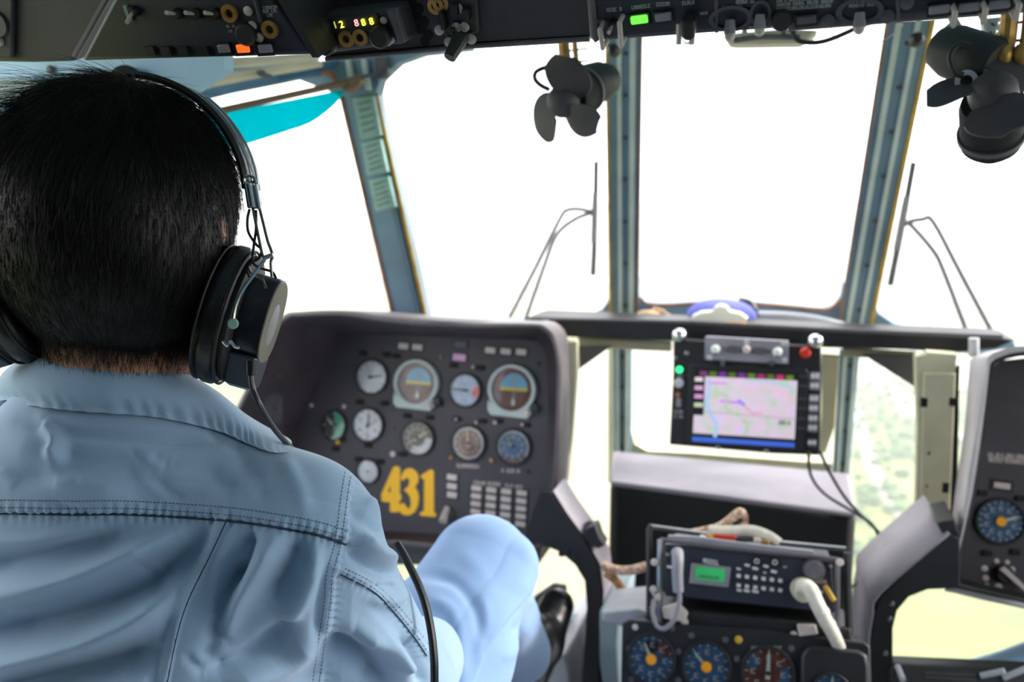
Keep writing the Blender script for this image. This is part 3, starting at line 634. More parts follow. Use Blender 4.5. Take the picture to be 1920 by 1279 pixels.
MB().lathe(f, 0, 0, [(0, -.045), (.022, -.042), (.030, -.02), (.030, .02), (.027, .024), (0, .026)], 26).build('switch_housing', m_rubber, g1)
MB().pp(YF(1.37), [(1124, 150), (1134, 134), (1144, 142), (1146, 160), (1140, 180), (1124, 190), (1118, 176)], -.006, 0).build('pale_guard', m_grey_l, g1, bevel=.002)
c2 = at(1862, 190, 1.06)
fan(c2, Vector((-.15, -.75, .65)), .062, (4.75, 2.9, 1.1), 'black rubber bladed cockpit fan hanging on a bronze bracket in the top right corner', 'cockpit_fan',
    [at(1894, 10, 1.08), at(1892, 44, 1.08), at(1888, 78, 1.08), at(1882, 104, 1.07)], [at(x, y, 1.05) for x, y in ((1822, 88), (1798, 84), (1782, 106), (1790, 134), (1806, 142))])
g2 = [o for o in bpy.data.objects if o.name.startswith('cockpit_fan') and o is not g1 and o.type == 'EMPTY'][0]
f = Frame(at(1832, 112, 1.09), Vector((.7, -.6, -.4)))
MB().lathe(f, 0, 0, [(0, -.05), (.022, -.047), (.028, -.03), (.028, .02), (.024, .026), (0, .028)], 26).build('switch_housing', m_rubber, g2)
f = Frame(at(1812, 152, 1.06), Vector((-.2, -.9, 0))); MB().ring(f, 0, 0, .011, .006, -.003, .003, 20).build('pale_guard', m_grey_l, g2)
# wires and clutter beside the right fan
for m, pts, nm, lb in ((m_yel, [(1834, 62), (1826, 70), (1816, 82)], 'yellow_wire', 'yellow wire above the right cockpit fan'), (m_red_d, [(1838, 66), (1832, 76), (1822, 86)], 'red_wire', 'red wire above the right cockpit fan')):
    T(MB().tube([at(x, y, 1.12) for x, y in pts], .004, 8, sm=4).build(nm, m), lb, 'wire')
jb = empty('junction_box', at(1866, 60, 1.14), 'small clear plastic junction box behind the right fan bracket', 'box')
MB().pp(YF(1.15), [(1842, 34), (1886, 30), (1884, 90), (1850, 74)], -.02, 0).build('box_body', m_grey_l, jb, bevel=.003)
for x, y in ((1866, 42), (1862, 58), (1874, 72)): screw(YF(1.15), x, y, .005, jb, m_chrome)
hl = T(MB().tube([at(x, y, 1.16) for x, y in ((1780, 44), (1796, 62), (1816, 76), (1830, 82))], (.010, .004), 10, sm=4).build('cable_sleeve', m_grey), 'grey cable sleeve sagging beneath the overhead console right of the right pillar', 'cable')

# ================================================================ windscreen wipers outside
def wiper(bl_, arms, Y, label):
    r = empty('windscreen_wiper', at(*arms[0][0], Y), label, 'wiper')
    MB().tube([at(x, y, Y) for x, y in bl_], .0072, 8).build('blade_rubber', m_black, r)
    MB().tube([at(bl_[0][0] + (bl_[-1][0] - bl_[0][0]) * q, bl_[0][1] + (bl_[-1][1] - bl_[0][1]) * q, Y - .008) for q in (.28, .72)], .0088, 8).build('blade_spine', m_greyd, r)
    for i, a in enumerate(arms): MB().tube([at(x, y, Y) for x, y in a], .0054, 8, sm=4).build('wiper_arm', m_greyd, r)
    for q_ in arms: MB().tube([at(q_[0][0], q_[0][1], Y + .004), at(q_[0][0] + 4, q_[0][1] + 10, 2.235)], .006, 8).build('pivot_shaft', m_black, r)
    u, v = YF(Y).px(*arms[0][-1]); MB().lathe(YF(Y), u, v, [(.010, -.006), (.010, .010), (.006, .014)], 14).build('pivot', m_black, r)
wiper([(1118, 302), (1116, 420), (1112, 516)], [[(950, 606), (1000, 510), (1050, 410), (1064, 394), (1086, 392), (1114, 398)], [(985, 600), (1020, 500), (1044, 440), (1080, 410), (1114, 398)]], 2.33, 'black windscreen wiper parked upright outside the left pane')
wiper([(1713, 304), (1692, 420), (1669, 535)], [[(1860, 622), (1800, 510), (1750, 416), (1730, 411), (1694, 418)], [(1812, 620), (1770, 510), (1750, 470), (1706, 420), (1694, 418)]], 2.33, 'black windscreen wiper parked upright outside the right pane')
# ================================================================ left instrument panel
FP = Frame(at(800, 820, 1.76), Vector((0, -.985, .17)))
ip = empty('instrument_panel', at(800, 1010, 1.74), 'black left instrument panel with round gauges and the yellow number 431', 'instrument panel')
face = [(652, 628), (700, 628), (800, 630), (900, 634), (990, 638), (1010, 644), (1022, 660), (1026, 700), (1028, 800), (1026, 900), (1020, 960), (1014, 1000), (960, 1004), (860, 1002), (760, 998), (700, 990), (620, 940), (560, 890), (556, 850), (562, 790), (600, 720), (640, 640)]
rim = [(548, 594), (640, 592), (740, 606), (870, 614), (985, 614), (1014, 618), (1034, 640), (1043, 690), (1042, 780), (1036, 900), (1030, 960), (1022, 1012), (960, 1030), (860, 1024), (760, 1014), (690, 1010), (560, 990), (470, 960), (440, 900), (436, 810), (470, 730), (524, 616)]
Fq = [FP.P(*FP.px(x, y)) for x, y in face]; rr_ = [at(x, y, min(1.74, max(1.52 + max(0, (x - 860)) / 160 * .20, 1.52 + max(0, min(1, (y - 860) / 120)) * .16))) for x, y in rim]
cen = sum(rr_, Vector()) / len(rr_)
def shift(P, d): return [p + (Vector((p.x - cen.x, 0, p.z - cen.z)).normalized() * d) for p in P]
def lerp(A, B, t): return [a * (1 - t) + b * t for a, b in zip(A, B)]
def dens(L, k=4):
    L2 = spline(L + [L[0]], k); return L2[:-1]
Fd = dens(Fq); Rd = dens(rr_)
_l = [((p - FP.o).dot(FP.u), (p - FP.o).dot(FP.v)) for p in Fd]; _c = (sum(x for x, y in _l) / len(_l), sum(y for x, y in _l) / len(_l))
MB().prism(FP, [(_c[0] + (x - _c[0]) * 1.03, _c[1] + (y - _c[1]) * 1.03) for x, y in _l], -.02, 0).build('panel_plate', m_panel, ip)
b = MB(); b.loft([Fd, lerp(Fd, Rd, .5), lerp(Fd, Rd, .97), Rd]); b.build('glare_hood', m_hood, ip, ang=60, recalc=False)
Ro = shift(Rd, .011); b = MB(); b.loft([Rd, [p + Vector((0, -.004, 0)) for p in shift(Rd, .004)], [p + Vector((0, -.002, 0)) for p in shift(Rd, .009)], Ro, shift([p + Vector((0, .10, 0)) for p in lerp(Rd, Fd, .3)], .013), shift([p + Vector((0, .05, 0)) for p in Fd], .012)]); b.build('hood_shell', m_hoodrim, ip, ang=60, recalc=False)
MB().pp(YF(1.60), [(732, 598), (790, 598), (806, 601), (806, 610), (734, 607)], -.03, 0).build('hood_bracket', m_grey_l, ip, bevel=.002)

def needle(f, u, v, r, ang, parent, mat, w=.004, wd=.10, tail=.25):
    c, s = math.sin(ang), math.cos(ang); P = lambda a, b_: (u + c * a + s * b_, v + s * a - c * b_)
    MB().prism(f, [P(-r * tail, -r * wd), P(r * .78, -r * wd * .5), P(r * .9, 0), P(r * .78, r * wd * .5), P(-r * tail, r * wd)], w, w + .001).build('needle', mat, parent)
def gauge(f, x, y, rp, parent, dial, mark=None, needles=((.6, 1),), ticks=12, numerals=True, sect=(), bez=None, sx=1.0, hubm=None, nm='gauge', span=(0, 2 * math.pi), glass=True, depth=.008, nmat=None, bw=.13):
    u, v = f.px(x, y); r = rp * f.m(x, y); mark = mark or m_mark
    o = MB(); o.ring(f, u, v, r * (1 + bw), r, -.002, depth, 40, sx=sx); o = o.build(nm, bez or m_black, parent, bevel=.0008)
    d = MB().cyl(f, u, v, r * 1.01, .0005, .002, 40, sx=sx).build('dial', dial, o)
    for a0, a1, r0, r1, m in sect:
        n = 10; A = [a0 + (a1 - a0) * i / n for i in range(n + 1)]
        MB().prism(f, [(u + r * r1 * math.sin(a) * sx, v + r * r1 * math.cos(a)) for a in A] + [(u + r * r0 * math.sin(a) * sx, v + r * r0 * math.cos(a)) for a in A[::-1]], .002, .0028).build('dial_sector', m, o)
    if ticks:
        b = MB()
        for i in range(ticks + (span[1] - span[0] < 6)):
            a = span[0] + (span[1] - span[0]) * i / ticks; c, s = math.sin(a), math.cos(a); big = i % 2 == 0
            P = lambda q, e: (u + (c * q + s * e) * r * sx, v + (s * q - c * e) * r)
            b.prism(f, [P(.80 if big else .86, -.02), P(.97, -.02), P(.97, .02), P(.80 if big else .86, .02)], .002, .003)
            if numerals and big:
                q = .62; cx, cy = u + c * q * r * sx, v + s * q * r; k = r * .075
                b.box(f, cx - k * 1.1, cx - k * .5, cy - k * 1.4, cy + k * 1.4, .002, .003); b.box(f, cx + k * .1, cx + k * 1.1, cy + k * .8, cy + k * 1.4, .002, .003); b.box(f, cx + k * .1, cx + k * 1.1, cy - k * 1.4, cy - k * .8, .002, .003)
        b.build('dial_marks', mark, o)
    for a, q in needles: needle(f, u, v, r * q, a, o, nmat or mark)
    MB().cyl(f, u, v, r * (.25 if hubm else .10), .005, .008, 20, r1=r * (.22 if hubm else .08)).build('needle_hub', hubm or m_black, o)
    if glass: MB().cyl(f, u, v, r, depth - .002, depth - .001, 40, sx=sx).build('gauge_glass', m_dialglass, o)
    return o
def horizon(f, x, y, rp, parent):
    u, v = f.px(x, y); r = rp * f.m(x, y)
    o = MB().ring(f, u, v, r * 1.16, r, -.002, .014, 44).build('attitude_indicator', m_frame_l, parent, bevel=.0015)
    base = [(u + dx * r, v + dy * r) for dx, dy in ((-1.14, -.55), (-1.14, -1.05), (-.95, -1.26), (.8, -1.32), (.98, -1.1), (1.02, -.7), (.7, -.86), (.3, -1.06), (-.3, -1.06), (-.75, -.84))]
    MB().prism(f, base, 0, .012).build('lower_housing', m_frame_l, o, bevel=.0015)
    MB().cyl(f, u, v, r * 1.01, 0, .002, 40).build('dial', m_dial_br, o)
    A = [math.pi * i / 16 for i in range(17)]; q = .66; cx = u + r * .08; cy = v + .02 * r
    MB().prism(f, [(cx + q * r * math.cos(a), cy + q * r * 1.12 * math.sin(a)) for a in A], .002, .005).build('sky_half', m_sky_b, o)
    MB().prism(f, [(cx + q * r * math.cos(a), cy - q * r * 1.1 * math.sin(a)) for a in A], .002, .005).build('ground_half', m_hz_br, o)
    MB().box(f, cx - q * r, cx + q * r, cy - r * .09, cy + r * .05, .005, .0058).build('horizon_line', m_hz_y, o)
    b = MB()
    for k in (-.36, -.22, .22, .36, .5): b.box(f, cx - r * .16, cx + r * .16, cy + k * r - r * .012, cy + k * r + r * .012, .005, .006)
    b.box(f, cx - r * .02, cx + r * .02, cy - r * .5, cy + r * .6, .005, .0056); b.build('pitch_scale', m_txt, o)
    MB().prism(f, [(cx - r * .1, cy - r * .62), (cx, cy - r * .36), (cx + r * .1, cy - r * .62), (cx + .05 * r, cy - .78 * r), (cx - .05 * r, cy - .78 * r)], .006, .008).build('aircraft_symbol', m_mark, o)
    MB().lathe(f, u + r * .80, v - r * 1.02, [(r * .17, .004), (r * .17, .018), (r * .12, .022)], 16).build('adjust_knob', m_cap, o)
    MB().lathe(f, u + r * 1.12, v - r * .82, [(r * .2, 0), (r * .2, .012)], 16).build('cage_knob', m_black, o)
    MB().cyl(f, u, v, r, .011, .012, 40).build('gauge_glass', m_dialglass, o)
gauge(FP, 698, 707, 30, ip, m_dial_w, m_greyd, ((1.4, .9),), 12, False)
horizon(FP, 783, 718, 38, ip)
gauge(FP, 873, 732, 29, ip, m_dial_bp, m_mark, ((-1.5, 1),), 10, True, sect=((1.15, 2.1, .5, .96, m_red_d),), nmat=m_greyd)
horizon(FP, 962, 730, 40, ip)
gauge(FP, 627, 798, 26, ip, m_dial_bl, m_mark, ((-.8, .8),), 8, False, sect=((.05, 3.05, .25, .98, m_dial_g),), sx=.9)
gauge(FP, 691, 797, 29, ip, m_dial_w, m_greyd, ((.1, .8), (1.2, .55)), 12, True)
gauge(FP, 784, 822, 30, ip, m_dial_bl, m_markc, ((.9, .9), (4.2, .6)), 24, True, sect=((1.5, 3.6, .5, .97, m_dial_w),))
gauge(FP, 879, 831, 31, ip, m_dial_br, m_markc, ((-.15, .95), (-.1, .6)), 24, True, bez=m_black, sect=((0, 6.283, .86, .98, m_dial_w),))
gauge(FP, 963, 838, 31, ip, m_dial_b, m_markc, ((-.9, .55),), 20, True, sect=((2.2, 4.1, .78, .98, m_dial_br), (-2.1, 2.1, .88, .98, m_dial_w)))
gauge(FP, 691, 884, 21, ip, m_dial_w, m_greyd, (), 8, False)
T(gauge(FP, 660, 930, 22, ip, m_dial_w, m_pink, (), 8, False))
# screws (black lugs) around the gauges
for x, y in ((680, 663), (724, 665), (742, 668), (674, 754), (720, 757), (757, 762), (628, 842), (689, 835), (763, 780), (805, 783), (856, 786), (904, 790), (934, 790), (986, 797), (850, 685), (900, 690), (640, 824), (672, 862), (712, 866), (822, 757), (755, 852)):
    MB().bpx(FP, x, y, 15, 9, 0, .005).build('gauge_lug', m_blackm, ip, bevel=.001)
for x, y, r, m in ((647, 762, .0045, m_cap), (738, 851, .0065, m_cap), (847, 858, .004, m_bronze), (923, 863, .004, m_bronze), (856, 786, .003, m_cap), (894, 792, .003, m_cap), (929, 792, .004, m_cap), (980, 796, .003, m_cap), (828, 670, .003, m_bronze), (888, 688, .003, m_cap), (586, 760, .004, m_cap), (635, 829, .005, m_oran), (712, 648, .002, m_greyd), (738, 803, .003, m_greyd), (1010, 682, .003, m_black), (990, 884, .003, m_black)): screw(FP, x, y, r, ip, m, w=.004)
def lampbtn(f, x, y, wd, ht, parent, m=None, nm='indicator_lamp', pad=5, d=.004, ang=-.05):
    k = MB().bpx(f, x, y, wd + pad, ht + pad, 0, d * .5, ang=ang).build(nm, m_black, parent); MB().bpx(f, x, y, wd, ht, d * .5, d, ang=ang).build('lens', m or m_cap, k, bevel=.0008); return k
for x, y in ((756, 649), (782, 651), (919, 657), (948, 659), (977, 660)): lampbtn(FP, x, y, 20, 11, ip)
lampbtn(FP, 863, 646, 25, 12, ip, m_greyd); lampbtn(FP, 861, 670, 26, 13, ip, m_pink)
for y in (895, 912, 928): lampbtn(FP, 847, y, 20, 11, ip)
for i, x in enumerate((893, 921, 949, 978)):
    for k in range(5): lampbtn(FP, x - k * .6, 916 + i * 3 + k * 14.5, 20, 10, ip)
for x0, x1, yy, s in ((888, 910, 905, 41), (914, 938, 907, 42), (942, 962, 910, 43), (966, 990, 913, 44), (856, 898, 873, 45), (940, 974, 882, 46)): lines(FP, x0, yy, x1, yy + 2, 7, ip, m_cap, seed=s)
k = MB(); u, v = FP.px(840, 965); k.lathe(FP, u, v, [(.014, 0), (.014, .006), (.010, .010)], 18); k = k.build('toggle_base', m_greyd, ip)
MB().tube([FP.P(u, v + .016, .006), FP.P(u, v - .010, .03)], (.006, .009), 10).build('toggle_lever', m_cap, k)
# the number 431, three yellow numerals
def z43(x, y): return (640 + x * 220 / 1876, 850 + y * 150 / 1279)
N4 = [(870, 205), (920, 215), (940, 250), (935, 650), (955, 665), (958, 740), (925, 765), (915, 940), (800, 945), (775, 920), (780, 785), (665, 775), (640, 755), (640, 650), (830, 225)]
N4h = [(785, 500), (745, 620), (790, 632)]
N3 = [(950, 420), (960, 350), (1000, 275), (1060, 240), (1120, 238), (1190, 280), (1232, 360), (1228, 450), (1180, 545), (1220, 610), (1240, 700), (1225, 830), (1180, 930), (1110, 985), (1040, 995), (960, 970), (915, 900), (920, 840), (950, 800), (1000, 800), (1035, 850), (1065, 885), (1095, 870), (1110, 800), (1100, 700), (1060, 640), (1000, 585), (1060, 540), (1090, 470), (1080, 410), (1045, 390), (1010, 420), (980, 438)]
N1 = [(1265, 360), (1410, 265), (1450, 258), (1478, 290), (1480, 935), (1520, 975), (1505, 1018), (1440, 1015), (1265, 998), (1255, 950), (1320, 920), (1325, 420), (1290, 405)]
b = MB(); P4 = [z43(*p) for p in N4]; outer = P4; hole = [z43(*p) for p in N4h]
# 4 as a ring of quads: split in two polygons round the hole
b.pp(FP, [z43(*p) for p in [(870, 205), (920, 215), (940, 250), (935, 650), (955, 665), (958, 740), (925, 765), (915, 940), (800, 945), (775, 920), (780, 785), (790, 632), (785, 500), (790, 330), (830, 225)]], 0, .0012)
b.pp(FP, [z43(*p) for p in [(830, 225), (790, 330), (785, 500), (745, 620), (790, 632), (780, 785), (665, 775), (640, 755), (640, 650)]], 0, .0012)
b.build('number_four', m_yel, ip)
MB().pp(FP, [z43(*p) for p in N3], 0, .0014).build('number_three', m_yel, ip); MB().pp(FP, [z43(*p) for p in N1], 0, .0012).build('number_one', m_yel, ip)
MB().pp(YF(1.80), [(700, 985), (1020, 1000), (1010, 1060), (700, 1060)], -.1, 0).build('lower_box', m_greyd, ip, bevel=.003)

# ================================================================ right instrument panel
FQ = Frame(at(1880, 850, 1.74), Vector((0, -.985, .17)))
rp = empty('instrument_panel', at(1900, 1110, 1.72), 'right instrument panel with an orange hubbed blue dial, cut by the right edge', 'instrument panel')
fq = [(1862, 690), (1880, 676), (1960, 668), (2300, 690), (2310, 800), (2310, 1200), (2000, 1140), (1800, 1100), (1796, 1086), (1830, 930), (1848, 800)]
MB().pp(FQ, fq, -.02, 0).build('panel_plate', m_panel, rp)
rq = [(1856, 682), (1880, 668), (1960, 660), (2330, 680), (2350, 800), (2340, 1250), (2000, 1150), (1796, 1104), (1788, 1086), (1822, 930), (1842, 800)]
bq = [(1818, 676), (1848, 660), (1950, 652), (2260, 672), (2270, 790), (2270, 1190), (1960, 1120), (1800, 1090), (1780, 1050), (1790, 930), (1808, 800)]
A_ = dens([FQ.P(*FQ.px(x, y)) for x, y in fq], 3); B_ = dens([at(x, y, 1.60) for x, y in rq], 3); C_ = dens([at(x, y, 1.84) for x, y in bq], 3)
b = MB(); b.loft([A_, lerp(A_, B_, .5), B_]); b.build('glare_hood', m_hood, rp, ang=60, recalc=False)
cen = sum(B_, Vector()) / len(B_); b = MB(); b.loft([B_, [p + Vector((0, -.003, 0)) for p in shift(B_, .005)], shift(B_, .010), C_]); b.build('hood_shell', M('hood_shell_lit', (176, 168, 170), .5, var=.08), rp, ang=60, recalc=False)  # pinkish grey paints in the light on the hood's outer side
for i in range(3): lines(FQ, 1852 + i, 851 + i * 6, 1925, 856 + i * 6, 6, rp, m_cap, seed=50 + i)
lampbtn(FQ, 1879, 911, 28, 11, rp, pad=12)
gauge(FQ, 1876, 977, 39, rp, m_dial_b, m_mark, ((1.2, .9),), 20, True, hubm=m_oran)
for x, y in ((1843, 925), (1915, 935), (1852, 1038), (1905, 1036)): MB().bpx(FQ, x, y, 16, 10, 0, .006).build('gauge_lug', m_blackm, rp, bevel=.001)
for x, y, s in ((1846, 1066, 8), (1868, 1052, 6), (1888, 1054, 6), (1848, 1084, 8), (1897, 1068, 8), (1850, 1098, 6), (1872, 1100, 9), (1908, 1090, 5)): screw(FQ, x, y, s * .0007, rp, m_cap)
u, v = FQ.px(1882, 1075); k = MB().lathe(FQ, u, v, [(.016, 0), (.016, .012), (.012, .016)], 20).build('rotary_selector', m_rubber, rp)
MB().prism(FQ, [(u - .012, v + .010), (u - .004, v + .016), (u + .034, v - .018), (u + .030, v - .024)], .012, .022).build('selector_bar', m_cap, k, bevel=.001)

# ================================================================ black shelf bar across the dash
sh = empty('dash_shelf', at(1440, 650, 1.96), 'long black shelf bar across the dash with pointed ends', 'shelf')
b = MB(); b.pp(YF(1.92), [(984, 597), (1000, 594), (1300, 606), (1600, 622), (1880, 634), (1906, 638), (1868, 654), (1780, 662), (1700, 656), (1540, 652), (1260, 640), (1060, 632), (1030, 616)], -.14, 0); b.build('shelf_bar', m_black, sh, bevel=.004)
b = MB(); b.tube([at(984, 597, 1.915), at(1300, 604, 1.915), at(1600, 620, 1.915), at(1880, 631, 1.915)], .0035); b.build('front_lip', m_greyd, sh)
for x, y0, y1 in ((1022, 602, 640), (1826, 634, 668)): MB().tube([at(x, y0, 1.90), at(x, y1, 1.90)], .0095, 12).build('post', m_grey_l, sh)
# cream bracket posts
def cream_post(pts, Y, label, slots, extra=None):
    o = empty('bracket_post', at(pts[0][0], pts[len(pts) // 2][1], Y), label, 'bracket')
    MB().pp(YF(Y), pts, -.035, 0).build('post_body', m_cream, o, bevel=.003)
    for x, y, w_, h_ in slots: MB().bpx(YF(Y - .0005), x, y, w_, h_, -.004, .006).build('bolt', m_blackm, o, bevel=.001)
    for q, m, z in extra or (): MB().pp(YF(Y), q, -.01, z).build('flange', m, o, bevel=.002)
    return o
cream_post([(1036, 640), (1078, 636), (1080, 690), (1070, 820), (1062, 905), (1046, 940), (1024, 930), (1030, 800)], 1.86, 'cream upright bracket at the right edge of the left instrument panel',
           ((1045, 692, 12, 14), (1040, 857, 12, 16), (1068, 722, 7, 14)), (([(1064, 640), (1082, 640), (1082, 700), (1072, 830), (1060, 900), (1052, 900), (1060, 780)], m_cream, .008),))
cream_post([(1716, 668), (1738, 664), (1738, 660), (1796, 664), (1792, 700), (1800, 720), (1790, 860), (1780, 1000), (1716, 996), (1720, 800)], 1.86, 'cream slotted upright bracket left of the right instrument panel',
           ((1733, 755, 12, 18), (1787, 754, 14, 16), (1773, 915, 12, 20), (1742, 850, 5, 7), (1738, 912, 4, 6)), (([(1732, 700), (1792, 700), (1780, 990), (1726, 985)], m_cream, .006), ([(1790, 690), (1800, 684), (1796, 900), (1780, 1090), (1770, 1090), (1780, 900)], m_black, .0)))
T(MB().pp(YF(1.97), [(1080, 634), (1258, 642), (1258, 660), (1180, 656), (1084, 652)], -.02, 0).build('dash_rail', m_cream, bevel=.002), 'cream horizontal rail under the shelf bar, left of the map display', 'rail')
T(MB().pp(YF(1.97), [(1580, 653), (1720, 662), (1720, 676), (1580, 669)], -.02, 0).build('dash_rail', m_cream, bevel=.002), 'cream horizontal rail under the shelf bar, right of the map display', 'rail')
T(MB().pp(YF(1.95), [(1082, 650), (1146, 650), (1084, 694)], -.01, 0).build('gusset', m_greyd, bevel=.001), 'dark triangular gusset under the left half of the black shelf bar', 'bracket', 'gussets under the shelf bar')
T(MB().pp(YF(1.95), [(1616, 664), (1724, 668), (1722, 730)], -.01, 0).build('gusset', m_greyd, bevel=.001), 'dark triangular gusset under the right half of the black shelf bar', 'bracket', 'gussets under the shelf bar')

# things lying on the sill behind the shelf
cap_ = empty('uniform_cap', at(1350, 612, 2.04), 'blue uniform cap with a white and yellow badge behind the shelf bar', 'cap')
f = YF(2.05); u, v = f.px(1350, 614); m_ = f.m(1350, 600)
A = [(66, -2), (67, 10), (64, 26), (54, 38), (38, 46), (20, 50), (0, 51)]
m_capb = M('cap_blue', (98, 102, 190), .8, var=.08)
MB().lathe(Frame(f.P(u, v, -.03), Vector((0, 0, 1)), up=Vector((0, 1, 0))), 0, 0, [(r * m_, z * m_) for r, z in A], 32).build('cap_crown', m_capb, cap_)
bd = MB(); bd.pp(YF(1.964), [(1296, 594), (1312, 586), (1334, 584), (1340, 576), (1350, 572), (1362, 576), (1368, 584), (1388, 588), (1402, 598), (1394, 606), (1300, 604)], -.03, .004); bd = bd.build('cap_badge', M('badge_white', (244, 240, 222), .5, var=.03), cap_, bevel=.002)
MB().pp(YF(1.960), [(1298, 602), (1336, 605), (1336, 611), (1300, 609)], -.01, .003).build('badge_band', m_yel, bd); MB().pp(YF(1.960), [(1358, 604), (1400, 606), (1398, 612), (1358, 611)], -.01, .003).build('badge_band', m_yel, bd)
MB().pp(YF(1.960), [(1338, 604), (1357, 605), (1357, 611), (1338, 611)], -.01, .003).build('badge_centre', M('badge_blue', (80, 150, 210), .5), bd)
MB().tube([at(x, y, 2.1) for x, y in ((1385, 566), (1404, 570), (1414, 584), (1414, 604))], .010, 10, sm=3).build('cap_peak', m_black, cap_)
b = MB(); b.tube([at(x, y, 2.12) for x, y in ((1420, 592), (1480, 594), (1540, 602), (1590, 616))], .011, 10, sm=4); T(b.build('sill_tube', m_grey_l), 'pale tube lying on the windscreen sill right of the blue cap', 'tube')
b = MB()
gl = empty('glove', at(1230, 604, 2.06), 'small tan work glove lying on the sill left of the blue cap', 'glove')
m_gl = M('tan_glove', (196, 160, 128), .8, var=.2, scale=60)
MB().ball(at(1215, 592, 2.06), .022, 12, sc=(1.3, .9, .6)).build('palm', m_gl, gl)
for i, (x, y) in enumerate([(1238, 584), (1246, 590), (1250, 597), (1228, 580)]): MB().tube([at(1222, 590, 2.06), at(x, y, 2.07), at(x + 8, y + 3, 2.07)], .006, 8, sm=3).build('finger', m_gl, gl)

# ================================================================ map display unit
FD = Frame(at(1400, 745, 1.84), Vector((.0, -.995, .10)))
sc_ = empty('map_display', at(1400, 850, 1.86), 'black moving map display unit with a pink map on its screen', 'display')
MB().pp(FD, [(1262, 636), (1540, 650), (1541, 700), (1537, 854), (1450, 851), (1255, 834), (1262, 700)], -.06, 0).build('unit_body', m_black, sc_, bevel=.003)
MB().pp(FD, [(1292, 682), (1512, 692), (1516, 700), (1509, 838), (1500, 844), (1290, 832), (1286, 826)], 0, .008).build('screen_bezel', m_black, sc_, bevel=.002)
FE = Frame(FD.P(0, 0, .0082), FD.w); FE.u, FE.v = FD.u, FD.v
MB().pp(FE, [(1303, 688), (1499, 700), (1493, 838), (1297, 826)], -.001, 0).build('screen_black', m_blackm, sc_)
# map picture as flat print on the screen
mm_ = bpy.data.materials.new('screen_map'); mm_.use_nodes = True; t = mm_.node_tree; p = t.nodes['Principled BSDF']; L = t.links.new
tcn = t.nodes.new('ShaderNodeTexCoord'); n1 = t.nodes.new('ShaderNodeTexNoise'); n1.inputs['Scale'].default_value = 34; n1.inputs['Detail'].default_value = 5; L(tcn.outputs['Object'], n1.inputs['Vector'])
r = t.nodes.new('ShaderNodeValToRGB'); L(n1.outputs['Fac'], r.inputs['Fac']); e = r.color_ramp.elements
e[0].position = .36; e[0].color = lin((186, 200, 178)); e[1].position = .62; e[1].color = lin((222, 190, 214)); k = e.new(.42); k.color = lin((206, 196, 200)); k = e.new(.68); k.color = lin((200, 196, 226))
L(r.outputs['Color'], p.inputs['Base Color']); L(r.outputs['Color'], p.inputs['Emission Color']); p.inputs['Emission Strength'].default_value = .12
scr = MB().pp(FE, [(1322, 706), (1495, 714), (1490, 824), (1299, 812), (1301, 778), (1319, 779)], 0, .0006).build('screen', mm_, sc_)
def scr_line(pts, wd, rgb, nm='map_line', em=.1):
    m = M('screen_' + nm, rgb, .4, emit=em, var=.02, bump=0); b = MB()
    for (x0, y0), (x1, y1) in zip(pts[:-1], pts[1:]):
        d = math.hypot(x1 - x0, y1 - y0) or 1; nx, ny = -(y1 - y0) / d * wd / 2, (x1 - x0) / d * wd / 2
        b.pp(FE, [(x0 + nx, y0 + ny), (x1 + nx, y1 + ny), (x1 - nx, y1 - ny), (x0 - nx, y0 - ny)], .0006, .001)
    return b.build(nm, m, scr, recalc=False)
scr_line(spl2([(1328, 712), (1330, 736), (1324, 756), (1334, 780), (1344, 796), (1340, 820)], 4), 7, (176, 200, 232), 'map_river')
scr_line(spl2([(1400, 712), (1440, 716), (1470, 722), (1492, 732)], 4), 3, (168, 204, 220), 'map_river')
scr_line(spl2([(1336, 744), (1352, 738), (1366, 748), (1360, 764), (1376, 776)], 4), 9, (190, 204, 176), 'map_woods')
scr_line(spl2([(1392, 786), (1402, 800), (1396, 816)], 4), 8, (190, 204, 176), 'map_woods')
scr_line([(1350, 752), (1390, 756)], 5, (204, 140, 232), 'map_town'); scr_line([(1326, 718), (1362, 719)], 3, (210, 130, 224), 'map_town'); scr_line([(1384, 750), (1396, 760)], 5, (130, 130, 240), 'map_town')
scr_line([(1398, 736), (1420, 728), (1460, 734), (1490, 748)], 1.4, (240, 170, 190), 'map_road'); scr_line([(1320, 772), (1400, 778), (1490, 786)], 1, (160, 130, 150), 'map_road'); scr_line([(1396, 762), (1412, 776), (1430, 774)], 2, (232, 130, 150), 'map_road')
font(FE, '88.4', 1471, 793, 9, M('screen_text', (70, 60, 96), .5, var=.02, bump=0), scr, 'screen_text', w=.0006, ext=.0002)
for i, c in enumerate([(122, 56, 110), (84, 110, 30), (112, 50, 140), (84, 110, 30), (112, 50, 140), (96, 126, 30), (150, 44, 100), (84, 110, 30), (190, 50, 110), (104, 130, 30)]):
    x = 1312 + i * 18; scr_line([(x, 700 + i * .9), (x + 14, 700.6 + i * .9)], 9, c, 'status_block')
for i, c in enumerate([(226, 206, 206), (216, 160, 196), (216, 150, 200), (196, 206, 170)]): scr_line([(1303 - i * .5, 711 + i * 16), (1318, 711.6 + i * 16)], 8, c, 'key_label')
scr_line([(1298, 823), (1490, 835)], 9, (66, 104, 206), 'status_bar')
u, v = FD.px(1274, 693); MB().lathe(FD, u, v, [(.0065, 0), (.0065, .004), (.004, .006)], 16).build('power_lamp', m_ledg, sc_)
u, v = FD.px(1273, 718); MB().lathe(FD, u, v, [(.010, 0), (.010, .006), (.006, .009)], 18).build('knob', m_grey_l, sc_)
u, v = FD.px(1271, 740); MB().lathe(FD, u, v, [(.005, 0), (.005, .004)], 14).build('button', m_seal_o, sc_)
